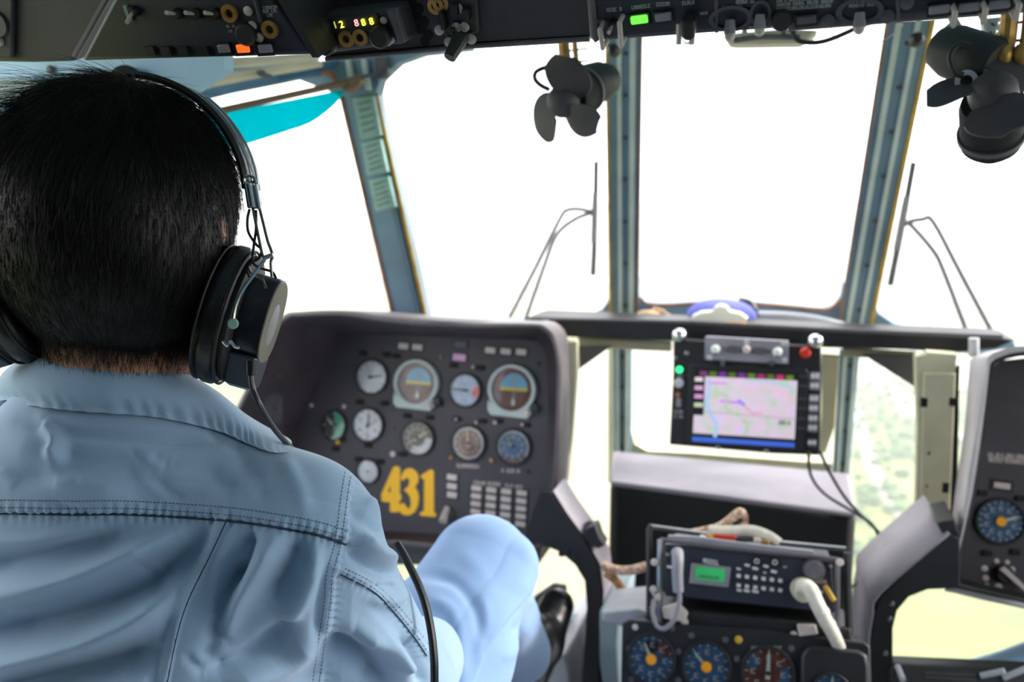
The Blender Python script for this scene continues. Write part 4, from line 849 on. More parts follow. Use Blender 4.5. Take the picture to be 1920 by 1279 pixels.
MB().bpx(FD, 1272, 755, 9, 16, 0, .005).build('rocker', m_grey, sc_, bevel=.001)
lines(FD, 1264, 772, 1282, 772, 6, sc_, seed=61); lines(FD, 1264, 781, 1282, 781, 6, sc_, seed=62); lines(FD, 1268, 705, 1280, 705, 4, sc_, seed=63)
for i, y in enumerate((706, 724, 748, 766, 785, 803, 831)):
    x = 1528 - i * .9; k = MB().bpx(FD, x, y, 18, 15, 0, .005).build('soft_key', m_grey if i < 6 else m_greyd, sc_, bevel=.001)
    for dx in (-4, 4): MB().bpx(FD, x + dx, y - 1, 6, 7, .005, .0062).build('key_mark', m_white, k)
    if i < 6: MB().bpx(FD, x - 21, y, 18, 2, 0, .0085).build('key_line', m_greyd, sc_)
for x, y in ((1346, 839), (1437, 846), (1266, 671), (1288, 662)): screw(FD, x, y, .0045, sc_, m_steel)
for x, y in ((1274, 629), (1529, 640)):
    u, v = FD.px(x, y); MB().lathe(Frame(FD.P(0, 0, .0), FD.w), u, v, [(.0, -.02), (.014, -.02), (.0145, .008), (.011, .014), (.005, .018), (.0, .018)], 24).build('mounting_knob', m_chrome, sc_)
cpn = MB().pp(FD, [(1322, 631), (1478, 640), (1479, 683), (1321, 674)], -.03, .010).build('control_plate', m_grey, sc_, bevel=.0015)
FG = Frame(FD.P(0, 0, .0105), FD.w); FG.u, FG.v = FD.u, FD.v
for x, y in ((1342, 655), (1458, 660)):
    u, v = FG.px(x, y); MB().lathe(FG, u, v, [(.0095, 0), (.0095, .007), (.005, .011)], 18).build('knob', m_white, cpn); MB().bpx(FG, x, y + 7, 6, 5, 0, .009).build('knob_notch', m_black, cpn)
for x, y in ((1376, 655), (1425, 658)):
    u, v = FG.px(x, y); A = [2 * math.pi * i / 20 for i in range(20)]; MB().prism(FG, [(u + .018 * math.cos(a), v + .008 * math.sin(a)) for a in A], 0, .006, taper=.85).build('rocker_button', m_greyd, cpn)
u, v = FG.px(1400, 655); MB().lathe(FG, u, v, [(.008, 0), (.008, .007), (.005, .010)], 18).build('button', m_cap, cpn); screw(FG, 1400, 642, .006, cpn, m_grey_l)
for x, y in ((1331, 670), (1470, 644), (1471, 675)): screw(FG, x, y, .0058, cpn, m_grey_l)
for x in (1355, 1447): MB().bpx(FD, x, 681, 8, 10, .004, .014).build('clip', m_steel, sc_)
u, v = FD.px(1510, 661); MB().lathe(FD, u, v, [(.0105, 0), (.0105, .010), (.007, .014)], 18).build('red_button', m_red, sc_)
MB().pp(YF(1.98), [(1541, 666), (1574, 668), (1566, 800), (1548, 850), (1536, 850), (1541, 760)], -.02, 0).build('cream_bracket', M('bright_cream', (232, 222, 184), .6, var=.05), sc_, bevel=.002)

# ================================================================ black nose console box
cb = empty('console_box', at(1370, 1150, 1.9), 'large black nose console box with a pale grey top behind the radio rack', 'console')
zt = at(1370, 868, 2.14).z
def onz(px, py, z): r = ray(px, py); return CAM + r * ((z - CAM.z) / r.z)
q = [at(1150, 848, 2.2), at(1592, 890, 2.2), at(1606, 966, 1.90), at(1144, 906, 1.90)]
for p in q: pass
low = [p + Vector((0, 0, -.55)) for p in q]
b = MB(); b.add(q + low, [[0, 1, 2, 3], [7, 6, 5, 4], [0, 4, 5, 1], [1, 5, 6, 2], [2, 6, 7, 3], [3, 7, 4, 0]]); b.build('box_body', m_blackm, cb, bevel=.018)
top_ = [p + Vector((0, 0, .004)) for p in q]; b = MB(); b.add(top_ + [p + Vector((0, 0, -.012)) for p in top_], [[0, 1, 2, 3], [7, 6, 5, 4], [0, 4, 5, 1], [1, 5, 6, 2], [2, 6, 7, 3], [3, 7, 4, 0]]); b.build('top_cover', M('console_top_grey', (126, 120, 130), .6, var=.06), cb, bevel=.012)

# ================================================================ radio set in its rack
FX = Frame(at(1400, 1100, 1.42), Vector((0, -.97, .24)))
rk = empty('radio_rack', at(1400, 1200, 1.42), 'black metal rack frame holding the radio set on the centre console', 'rack')
def barpx(f, pts, w0, r, name, mat, par, n=8): return MB().tube([f.P(*f.px(x, y, w0), w0) for x, y in pts], r, n).build(name, mat, par)
barpx(FX, [(1217, 1170), (1217, 992), (1222, 985)], .0, .005, 'upright', m_black, rk); barpx(FX, [(1236, 1176), (1238, 1012)], .02, .005, 'upright', m_steel, rk)
barpx(FX, [(1592, 1190), (1588, 1036)], .0, .006, 'upright', m_black, rk); barpx(FX, [(1570, 1180), (1570, 1050)], .02, .004, 'upright', m_greyd, rk)
barpx(FX, [(1222, 988), (1340, 1004), (1460, 1018), (1586, 1030)], -.03, .0045, 'top_rail', m_steel, rk); barpx(FX, [(1238, 1012), (1360, 1028), (1530, 1044), (1572, 1050)], .012, .004, 'top_rail', m_greyd, rk)
MB().pp(FX, [(1214, 1140), (1240, 1140), (1560, 1172), (1596, 1180), (1596, 1206), (1214, 1176)], -.14, .02).build('rack_tray', m_black, rk, bevel=.003)
for q in ([(1240, 1140), (1270, 1130), (1290, 1150), (1284, 1168), (1244, 1160)], [(1494, 1172), (1530, 1172), (1534, 1190), (1498, 1194)]): MB().pp(FX, q, .02, .032).build('latch', m_cap, rk, bevel=.002)
for x, y in ((1231, 1050), (1229, 1100), (1287, 1160), (1488, 1184), (1573, 1050), (1237, 1114)): screw(FX, x, y, .006, rk, m_cap, w=.026)
ra = empty('radio_set', at(1400, 1150, 1.44), 'black radio set with a green display and keypad, in the rack on the centre console', 'radio')
MB().pp(FX, [(1244, 1020), (1560, 1052), (1566, 1150), (1246, 1118)], -.16, .008).build('radio_body', m_panel2, ra, bevel=.003)
MB().pp(FX, [(1252, 1004), (1300, 1006), (1390, 1018), (1526, 1034), (1524, 1044), (1400, 1032), (1252, 1014)], -.002, .012).build('top_flange', m_grey, ra, bevel=.001)
FY = Frame(FX.P(0, 0, .0085), FX.w); FY.u, FY.v = FX.u, FX.v
db = MB().pp(FY, [(1296, 1056), (1370, 1064), (1366, 1102), (1292, 1094)], 0, .005).build('display_bezel', m_grey, ra, bevel=.001)
MB().pp(FY, [(1304, 1062), (1360, 1068), (1358, 1092), (1304, 1086)], .005, .0058).build('green_screen', m_lcd, db)
lines(Frame(FY.P(0, 0, .006), FY.w), 1308, 1080, 1352, 1085, 6, db, m_greyd, seed=70)
lines(FY, 1318, 1051, 1348, 1056, 8, ra, m_white, seed=71, w=0)
for r_ in range(2):
    for c_ in range(6):
        k = MB().bpx(FY, 1385 + c_ * 15.6, 1080 + r_ * 18 + c_ * 1.8, 11, 10, 0, .003, ang=-.1).build('key', m_greyd, ra, bevel=.0006)
        MB().bpx(FY, 1385 + c_ * 15.6, 1080 + r_ * 18 + c_ * 1.8, 7, 6, .003, .0036, ang=-.1).build('key_print', m_white, k)
for x, y, s in ((1385, 1067, 6), (1401, 1060, 7), (1416, 1066, 8), (1436, 1062, 7), (1451, 1072, 8), (1434, 1074, 4), (1386, 1107, 7), (1400, 1108, 8), (1416, 1109, 9), (1448, 1104, 7), (1255, 1063, 7)): MB().bpx(FY, x, y, s * 1.3, s * .6, 0, .0006, ang=-.1).build('key_print', m_white, ra)
for x, y in ((1419, 1052), (1453, 1054)):
    u, v = FY.px(x, y); k = MB().lathe(FY, u, v, [(.009, 0), (.009, .003)], 18).build('arrow_key', m_black, ra); MB().ring(FY, u, v, .004, .0028, .003, .0038, 14).build('key_print', m_white, k)
u, v = FY.px(1526, 1068); MB().lathe(FY, u, v, [(.017, 0), (.017, .003), (.014, .012), (.010, .014)], 26).build('volume_knob', m_greyd, ra)
lines(FY, 1528, 1089, 1552, 1091, 7, ra, m_cap, seed=74)
for x, y in ((1472, 1064), (1252, 1040), (1556, 1062), (1540, 1110)): screw(FY, x, y, .003, ra, m_steel)
# connectors + cables
b = MB(); P = lambda x, y, w: FX.P(*FX.px(x, y, w), w)
k = T(MB().tube([P(1270, 1036, .03), P(1271, 1050, .045), P(1270, 1078, .05), P(1272, 1110, .05)], (.010, .008), 12, sm=3).build('antenna_plug', m_grey), 'grey metal antenna plug on the left of the radio set', 'plug')
T(MB().tube([P(1272, 1104, .05), P(1274, 1126, .05), P(1266, 1158, .05), P(1248, 1178, .05), P(1232, 1174, .045), P(1224, 1150, .04), P(1226, 1124, .03)], .0038, 8, sm=6).build('antenna_cable', m_grey), 'thin grey antenna cable looping below the radio set', 'cable')
pc = empty('power_cable', P(1506, 1104, .03), 'thick white wrapped power cable plugged into the right of the radio set', 'cable')
MB().lathe(Frame(P(1504, 1104, .01), FX.w + Vector((.2, 0, 0))), 0, 0, [(.017, -.01), (.019, .012), (.015, .014), (.014, .03)], 22).build('plug', m_cream, pc)
MB().tube([P(1504, 1100, .03), P(1518, 1104, .055), P(1532, 1132, .06), P(1546, 1160, .058), P(1562, 1188, .05), P(1574, 1214, .03)], (.012, .0095), 12, sm=6).build('wrapped_cable', m_wire_w, pc)
for q in ((1540, 1146, .059), (1552, 1170, .054)): MB().ball(P(*q), .0125, 12, sc=(1, 1, .7)).build('cable_wrap', m_wire_w, pc)
T(MB().tube([P(1548, 1100, .02), P(1556, 1114, .03), P(1564, 1126, .03)], .004, 8, sm=3).build('yellow_cable', m_seal_y), 'short yellow cable right of the white power plug', 'cable')
T(MB().tube([P(x, y, w) for x, y, w in ((1280, 1004, -.05), (1320, 996, -.04), (1350, 988, -.04), (1372, 972, -.04), (1388, 960, -.04), (1394, 972, -.05), (1392, 990, -.05))], .0075, 10, sm=5).build('cable_loom', m_wire_p), 'pinkish braided cable loom arching over the radio set', 'cable')
T(MB().tube([P(x, y, w) for x, y, w in ((1330, 996, -.03), (1372, 996, -.03), (1410, 996, -.03), (1440, 1006, -.03), (1460, 1020, -.03))], .0095, 10, sm=5).build('cable_loom', m_wire_w), 'white wrapped cable loom lying along the top of the radio set', 'cable')
T(MB().tube([P(1392, 966, -.05), P(1392, 1000, -.06), P(1388, 1024, -.06)], .010, 10, sm=4).build('cable_clamp', m_greyd), 'dark clamp standing behind the radio set where the looms cross', 'clamp')
for x, y, m in ((1318, 1010, m_white), (1330, 1008, m_seal_y), (1420, 1014, m_cap), (1436, 1018, m_bronze)):
    T(MB().bpx(FX, x, y, 14, 10, -.03, -.012).build('terminal', m, bevel=.002), {1318: 'white terminal block on the radio top, leftmost', 1330: 'yellow terminal block on the radio top', 1420: 'pinkish terminal block right of the loom clamp on the radio', 1436: 'bronze terminal block rightmost on the radio top'}[x], 'terminal block')
T(MB().pp(FX, [(1338, 1002), (1380, 1006), (1380, 1014), (1338, 1010)], -.03, -.014).build('red_strip', m_red, bevel=.001), 'small red plastic strip lying behind the radio set top', 'strip')
T(MB().tube([at(x, y, 1.56) for x, y in ((1128, 1060), (1150, 1068), (1180, 1070), (1212, 1062))], .0085, 10, sm=5).build('cable_loom', m_wire_p), 'pinkish braided cable loom running from the left arm to the radio rack', 'cable')
T(MB().tube([at(x, y, 1.56) for x, y in ((1136, 1074), (1156, 1090), (1172, 1116), (1190, 1136))], .0080, 10, sm=5).build('cable_loom', m_wire_o), 'orange brown cable loom hanging down left of the radio rack', 'cable')
T(MB().tube([at(x, y, 1.54) for x, y in ((1178, 1140), (1190, 1130), (1202, 1122))], .004, 8).build('cable_tie', m_cap), 'pale plastic tie at the foot of the orange brown loom', 'cable tie')

# ================================================================ lower gauge console
FZ = Frame(at(1400, 1240, 1.36), Vector((0, -.93, .36)))
gc = empty('gauge_console', at(1400, 1279, 1.36) + Vector((0, 0, -.1)), 'black centre console with four engine gauges below the radio rack', 'console')
MB().pp(FZ, [(1166, 1168), (1180, 1162), (1420, 1180), (1620, 1204), (1632, 1212), (1640, 1500), (1160, 1470)], -.12, 0).build('console_body', m_black, gc, bevel=.003)
gauge(FZ, 1222, 1236, 42, gc, m_dial_b, m_mark, ((-.5, .9),), 16, True, sect=((.4, 1.3, .5, .95, m_dial_br), (-.5, .45, .3, .8, m_dial_bl)), hubm=m_oran, sx=.96)
gauge(FZ, 1325, 1250, 42, gc, m_dial_b, m_mark, ((-.8, .9),), 16, True, hubm=m_oran, sx=.96)
gauge(FZ, 1440, 1262, 44, gc, m_dial_br, m_mark, ((0, 1),), 16, True, sect=((-1.4, -.6, .5, .95, m_dial_b), (1.2, 2.2, .5, .95, m_dial_b)), sx=1.0)
gauge(FZ, 1558, 1304, 36, gc, m_dial_b, m_mark, ((0, 1),), 12, True)
MB().pp(FZ, [(1502, 1230), (1512, 1214), (1530, 1212), (1610, 1220), (1626, 1228), (1630, 1250), (1632, 1400), (1500, 1400)], 0, .014).build('raised_housing', m_black, gc, bevel=.005)
gauge(Frame(FZ.P(0, 0, .0142), FZ.w), 1560, 1296, 30, gc, m_dial_b, m_mark, ((0, 1),), 12, True)
lines(FZ, 1408, 1216, 1466, 1216, 8, gc, m_cap, seed=81)
for x, y in ((1191, 1176), (1260, 1178), (1296, 1192), (1360, 1200), (1484, 1216), (1180, 1216), (1272, 1222), (1382, 1236), (1537, 1248), (1590, 1256), (1184, 1274), (1272, 1276)): screw(FZ, x, y, .005, gc, m_cap if x % 2 else m_greyd)
u, v = FZ.px(1385, 1199); MB().lathe(FZ, u, v, [(.006, 0), (.006, .006), (.003, .008)], 14).build('button', m_seal_y, gc)
# pale side and floor pieces around the pedestal
T(MB().pp(YF(1.60), [(1124, 1146), (1160, 1142), (1156, 1210), (1160, 1279), (1162, 1420), (1152, 1420), (1124, 1240)], -.2, 0).build('pedestal_side', M('pale_blue_grey', (146, 162, 170), .6), bevel=.003), 'pale blue grey pedestal side plate left of the gauge console', 'panel')
T(MB().pp(YF(1.45), [(1128, 1148), (1196, 1142), (1214, 1150), (1206, 1168), (1168, 1176), (1130, 1166)], -.1, 0).build('rack_bracket', m_grey_l, bevel=.003), 'pale bracket joining the pedestal side to the radio rack', 'bracket')
T(MB().pp(YF(1.75), [(1588, 1180), (1630, 1184), (1634, 1196), (1600, 1206)], -.06, 0).build('support_bracket', m_cream, bevel=.003), 'small cream foot between the radio rack and the right panel arm', 'bracket')

# ================================================================ black panel arms
def arm(front, back_shift, hole, label, Y, extra=None):
    o = empty('panel_arm', at(front[0][0], front[0][1], Y), label, 'arm')
    f = YF(Y); MB().pp(f, front, -.012, 0).build('front_plate', m_black, o, bevel=.002)
    return o
la = empty('panel_arm', at(1110, 1279, 1.58) + Vector((0, 0, -.2)), 'black arm plate with its lit edge painted pale, carrying the left instrument panel', 'arm')
fr_pts = [(1010, 920), (1034, 924), (1060, 966), (1096, 1016), (1122, 1062), (1130, 1110), (1116, 1420), (1080, 1420), (1100, 1140), (1096, 1090), (1078, 1060), (1050, 1036), (1010, 1020), (985, 1020), (985, 1000)]
MB().pp(YF(1.64), fr_pts, -.03, 0).build('front_plate', m_black, la, bevel=.002)
e0 = [(1034, 924), (1060, 966), (1096, 1016), (1122, 1062), (1128, 1110), (1120, 1420)]
b = MB(); L1 = [at(x, y, 1.64) for x, y in e0]; L2 = [p + Vector((0, .09, 0)) for p in L1]; th = Vector((.004, 0, .004))
b.loft([L1, L2, [p + th for p in L2], [p + th for p in L1]][0:4], closed=False)
b.add([], []); o = b.build('arm_edge', M('arm_edge_lit', (146, 138, 146), .55, var=.08), la, recalc=False)  # grey paints the light falling on the black arm's upper edge
for x, y in ((1052, 1040), (1078, 1052), (1062, 1036)): MB().bpx(YF(1.637), x, y, 12, 10, -.02, .0).build('edge_lug', m_black, la, bevel=.002)
kn = MB().lathe(Frame(at(1106, 986, 1.68), CAM - at(1106, 986, 1.68)), 0, 0, [(.0, -.02), (.009, -.02), (.010, .0), (.009, .012), (0, .013)], 16).build('clamp_knob', m_rubber, la)
MB().pp(YF(1.66), [(1094, 992), (1116, 986), (1124, 1010), (1134, 1024), (1120, 1030), (1096, 1014)], -.02, .02).build('clamp', m_black, la, bevel=.003)
rb = empty('panel_arm', at(1650, 1279, 1.56) + Vector((0, 0, -.2)), 'black arm plate with its lit broad sloping top painted pale, carrying the right instrument panel', 'arm')
fo = [(1780, 1002), (1800, 1010), (1800, 1096), (1860, 1110), (1930, 1126), (1930, 1134), (1800, 1104), (1740, 1106), (1704, 1120), (1682, 1146), (1674, 1180), (1674, 1244), (1930, 1256), (1930, 1420), (1628, 1420), (1632, 1200), (1640, 1150), (1652, 1118), (1700, 1072)]
MB().pp(YF(1.56), fo, -.03, 0).build('front_plate', m_black, rb, bevel=.002)
e0 = [(1782, 1002), (1652, 1114), (1638, 1156), (1630, 1220), (1628, 1420)]
L1 = [at(x, y, 1.56) for x, y in e0]; L1 = spline(L1, 4); L2 = [p + Vector((-.012, .20, 0.0)) for p in L1]
b = MB(); b.loft([L1, L2], closed=False); o = b.build('arm_edge', bpy.data.materials['arm_edge_lit'], rb, recalc=False); m = o.modifiers.new('s', 'SOLIDIFY'); m.thickness = .004  # same painted light on the right arm's sloping top
MB().pp(YF(1.57), [(1756, 980), (1790, 974), (1800, 1000), (1800, 1100), (1770, 1090), (1772, 1010)], -.10, 0).build('side_block', m_black, rb, bevel=.003)
for x, y in ((1672, 1132), (1660, 1224), (1668, 1160)): screw(YF(1.56), x, y, .0045, rb, m_steel)
# cables from the display down to the right arm
T(MB().tube([at(x, y, 1.80) for x, y in ((1537, 846), (1558, 890), (1590, 940), (1640, 990), (1688, 1036))], .0032, 8, sm=6).build('display_cable', m_wire_b), 'black cable from the map display down to the right arm, upper one', 'cable')
T(MB().tube([at(x, y, 1.79) for x, y in ((1516, 846), (1520, 890), (1546, 926), (1600, 960), (1636, 984), (1650, 1020), (1642, 1042), (1650, 1056), (1668, 1044), (1656, 1030), (1680, 1040))], .0030, 8, sm=6).build('display_cable', m_wire_b), 'black cable from the map display with a small coil, lower one', 'cable')
T(MB().tube([at(x, y, 1.72) for x, y in ((1588, 1110), (1600, 1098), (1624, 1082), (1648, 1068))], .0026, 8, sm=4).build('thin_cable', M('cable_olive', (120, 110, 70), .5)), 'thin olive cable between the radio rack and the right arm', 'cable')
T(MB().tube([at(x, y, 1.62) for x, y in ((1592, 1100), (1596, 1150), (1590, 1184))], .0024, 8, sm=4).build('thin_cable', m_red), 'thin red cable running down the right side of the radio rack', 'cable')
# lower right corner: curved blue rail and black quadrant
T(MB().tube([at(x, y, 1.76) for x, y in ((1790, 1262), (1830, 1252), (1880, 1238), (1960, 1208))], .017, 14, sm=5).build('curved_rail', m_skin_blue), 'curved pale blue rail below the right instrument panel', 'rail')
qd = empty('control_quadrant', at(1800, 1279, 1.5), 'black control quadrant with a grille in the bottom right corner', 'controls')
FK = Frame(at(1800, 1262, 1.50), Vector((0, -.8, .6)))
MB().pp(FK, [(1674, 1244), (1800, 1250), (1960, 1256), (1960, 1420), (1674, 1420)], -.05, 0).build('quadrant_body', m_black, qd, bevel=.003)
b = MB()
for i in range(16):
    for j in range(2): b.bpx(FK, 1738 + i * 6, 1262 + j * 8 + i * .3, 3, 4, 0, .002)
T(b.build('grille', m_greyd, qd), kind='stuff')
for x0, y0, x1, y1 in ((1682, 1250, 1690, 1279), (1838, 1268, 1878, 1262), (1880, 1272, 1918, 1258)): MB().tube([FK.P(*FK.px(x0, y0), .004), FK.P(*FK.px(x1, y1), .02)], .005, 8).build('control_rod', m_grey_l, qd)
# pedal post on the pilot's side
pd = empty('rudder_pedal', at(1078, 1300, 1.80), 'pale rudder pedal post and footplate by the pilot\'s black shoe', 'pedal')
MB().tube([at(1080, 1174, 1.84), at(1076, 1240, 1.80), at(1066, 1400, 1.74)], .017, 16).build('pedal_post', m_grey_l, pd)
MB().tube([at(1080, 1158, 1.84), at(1080, 1178, 1.84)], .021, 16).build('collar', M('collar_blue', (140, 168, 184), .5), pd)
MB().tube([at(1040, 1176, 1.86), at(1080, 1182, 1.84)], .010, 10).build('pedal_bar', m_grey_l, pd)
MB().pp(YF(1.86), [(1000, 1120), (1036, 1096), (1060, 1100), (1064, 1200), (1040, 1240), (1004, 1250)], 0.0, .016).build('foot_plate', m_greyd, pd, bevel=.004)
T(MB().pp(YF(1.66), [(985, 1279), (1034, 1232), (1062, 1228), (1070, 1279), (1070, 1420), (960, 1420)], -.3, 0).build('pedal_box', m_grey_l, bevel=.006), 'pale grey pedal box on the floor under the pilot\'s shoe', 'box')
# ================================================================ the pilot
import openvdb
class SDF:
    def __init__(s, lo, hi, h):
        s.lo = np.array(lo, dtype=np.float64); s.h = h; s.n = np.ceil((np.array(hi) - s.lo) / h).astype(int) + 1
        s.g = np.full(s.n, .08, dtype=np.float32)
    def _sub(s, a, b, m):
        i0 = np.clip(np.floor((np.minimum(a, b) - m - s.lo) / s.h).astype(int), 0, s.n - 1); i1 = np.clip(np.ceil((np.maximum(a, b) + m - s.lo) / s.h).astype(int) + 1, 1, s.n)
        ax = [(s.lo[k] + np.arange(i0[k], i1[k]) * s.h).astype(np.float32) for k in range(3)]
        return tuple(slice(i0[k], i1[k]) for k in range(3)), ax[0][:, None, None], ax[1][None, :, None], ax[2][None, None, :]
    def comb(s, sl, d, k):
        g = s.g[sl]
        if k <= 0: s.g[sl] = np.minimum(g, d)
        else:
            h = np.clip(.5 + .5 * (g - d) / k, 0, 1); s.g[sl] = g * (1 - h) + d * h - k * h * (1 - h)
    def cap(s, a, b, r0, r1, k=.02):
        a = np.array(a); b = np.array(b); sl, x, y, z = s._sub(a, b, max(r0, r1) + k + .03); ba = b - a; L = float(ba @ ba) + 1e-9
        t = np.clip(((x - a[0]) * ba[0] + (y - a[1]) * ba[1] + (z - a[2]) * ba[2]) / L, 0, 1)
        d = np.sqrt((x - a[0] - ba[0] * t) ** 2 + (y - a[1] - ba[1] * t) ** 2 + (z - a[2] - ba[2] * t) ** 2) - (r0 + (r1 - r0) * t)
        s.comb(sl, d, k)
    def ell(s, c, r, k=.02, A=None):
        c = np.array(c); A = np.eye(3) if A is None else np.array(A); sl, x, y, z = s._sub(c, c, max(r) + k + .03)
        X, Y, Z = x - c[0], y - c[1], z - c[2]
        q = [A[0][i] * X + A[1][i] * Y + A[2][i] * Z for i in range(3)]
        k0 = np.sqrt(sum((q[i] / r[i]) ** 2 for i in range(3))); k1 = np.sqrt(sum((q[i] / r[i] ** 2) ** 2 for i in range(3)))
        s.comb(sl, k0 * (k0 - 1) / np.maximum(k1, 1e-6), k)
    def cut(s, p, n):
        """keep the side the normal points away from"""
        x, y, z = [(s.lo[k] + np.arange(s.n[k]) * s.h).astype(np.float32) for k in range(3)]
        d = (x[:, None, None] - p[0]) * n[0] + (y[None, :, None] - p[1]) * n[1] + (z[None, None, :] - p[2]) * n[2]
        s.g = np.maximum(s.g, d.astype(np.float32))
    def shell(s, t): s.g = np.abs(s.g + t) - t
    def mesh(s):
        g = openvdb.FloatGrid(.08); g.copyFromArray(s.g); pts, quads = g.convertToQuads(isovalue=0.0)
        return pts * s.h + s.lo, quads
def keep_largest(P, Q):
    return P, Q
def npmesh(name, P, Q, mat, parent, smooth=True, subdiv=0):
    off = np.array(wloc(parent)); me = bpy.data.meshes.new(name)
    me.vertices.add(len(P)); me.vertices.foreach_set('co', (P - off).astype(np.float32).ravel())
    k = Q.shape[1]; me.loops.add(len(Q) * k); me.loops.foreach_set('vertex_index', Q.astype(np.int32).ravel())
    me.polygons.add(len(Q)); me.polygons.foreach_set('loop_start', np.arange(0, len(Q) * k, k, dtype=np.int32)); me.polygons.foreach_set('loop_total', np.full(len(Q), k, dtype=np.int32))
    me.update(); me.validate(); me.polygons.foreach_set('use_smooth', np.ones(len(Q), dtype=bool)); me.materials.append(mat)
    o = bpy.data.objects.new(name, me); COL.objects.link(o); o.parent = parent
    if subdiv:
        m = o.modifiers.new('s', 'SUBSURF'); m.levels = subdiv; bpy.context.view_layer.update()
        m2 = bpy.data.meshes.new_from_object(o.evaluated_get(bpy.context.evaluated_depsgraph_get())); o.modifiers.clear(); o.data = m2; bpy.data.meshes.remove(me); m2.name = name
    return o
def vcos(o):
    a = np.empty(len(o.data.vertices) * 3, dtype=np.float32); o.data.vertices.foreach_get('co', a); return a.reshape(-1, 3).astype(np.float64) + np.array(wloc(o))
def vnors(o):
    a = np.empty(len(o.data.vertices) * 3, dtype=np.float32); o.data.vertex_normals.foreach_get('vector', a); return a.reshape(-1, 3).astype(np.float64)
def setcos(o, P): o.data.vertices.foreach_set('co', (P - np.array(wloc(o))).astype(np.float32).ravel()); o.data.update()
V = lambda *a: Vector(a)
Nb = cp(222, 790, .80)                                     # base of the neck
S_R = Nb + V(.172, 0, -.090); S_L = Nb + V(-.18, 0, -.088)
E_R = cp(738, 1300, .93); E_L = Nb + V(-.27, .10, -.33)
W_R = Nb + V(.13, .47, -.40); W_L = Nb + V(-.30, .33, -.42)
HIP = Nb + V(0, .03, -.585); K_R = cp(902, 1062, 1.27); A_R = cp(974, 1226, 1.64)
K_L = V(2 * Nb.x - K_R.x - .06, K_R.y - .02, K_R.z - .02); A_L = V(2 * Nb.x - A_R.x - .02, A_R.y, A_R.z)
person = empty('person', HIP + V(0, 0, -.16), 'seated pilot seen from behind in a pale blue shirt and trousers, wearing a black headset', 'person')
m_skin = M('skin_tan', (190, 132, 104), .5, var=.08, scale=30, bump=.15, bscale=400); m_skin.node_tree.nodes['Principled BSDF'].inputs['Subsurface Weight'].default_value = .08
m_skin.node_tree.nodes['Principled BSDF'].inputs['Subsurface Radius'].default_value = (.01, .004, .002)

# head frame: nearly along the camera's forward axis, slightly right
hy = R_(17 - 4); Fh = V(-math.sin(hy), math.cos(hy), -.06).normalized(); Rh = Fh.cross(V(0, 0, 1)).normalized(); Uh = Rh.cross(Fh)
rl = R_(3); Rh, Uh = Rh * math.cos(rl) - Uh * math.sin(rl), Uh * math.cos(rl) + Rh * math.sin(rl)
HC = cp(232, 405, .745)
def H(x, y, z): return HC + Rh * x + Fh * y + Uh * z
HA = np.array([list(Rh), list(Fh), list(Uh)]).T

B_ = SDF(np.array(Nb) - [.52, .30, .80], np.array(Nb) + [.50, 1.30, .52], .0046)
B_.ell(H(0, 0, .012), (.076, .094, .082), .02, HA); B_.ell(H(0, .032, -.045), (.060, .066, .075), .03, HA)
B_.ell(H(0, .052, -.088), (.036, .040, .030), .03, HA); B_.cap(H(-.045, .03, -.07), H(.045, .03, -.07), .030, .030, .03)
B_.ell(H(0, .085, .012), (.052, .016, .014), .015, HA)                                    # brow
B_.cap(H(0, .094, -.002), H(0, .110, -.034), .007, .012, .010); B_.ell(H(0, .106, -.038), (.017, .010, .008), .006, HA)      # nose
B_.ell(H(0, .094, -.064), (.024, .009, .006), .005, HA); B_.ell(H(0, .092, -.073), (.021, .009, .007), .005, HA)    # lips
for s_ in (-1, 1):
    B_.ell(H(s_ * .033, .078, -.030), (.020, .018, .016), .018, HA)                              # cheek
    B_.ell(H(s_ * .081, -.004, -.022), (.007, .017, .030), .006, HA); B_.ell(H(s_ * .085, -.012, -.008), (.005, .010, .018), .004, HA)   # ear
    B_.ell(H(s_ * .030, .083, -.006), (.0145, .010, .0075), .002, HA)                             # lids
B_.cap(H(0, -.006, -.070), Nb + V(0, 0, -.03), .057, .056, .03); B_.cap(Nb + V(0, 0, 0), Nb + V(0, 0, -.20), .056, .08, .05)
B_.ell(Nb + V(0, 0, -.22), (.150, .088, .18), .04); B_.ell(Nb + V(0, 0, -.42), (.140, .09, .16), .04); B_.ell(HIP, (.155, .11, .10), .04)
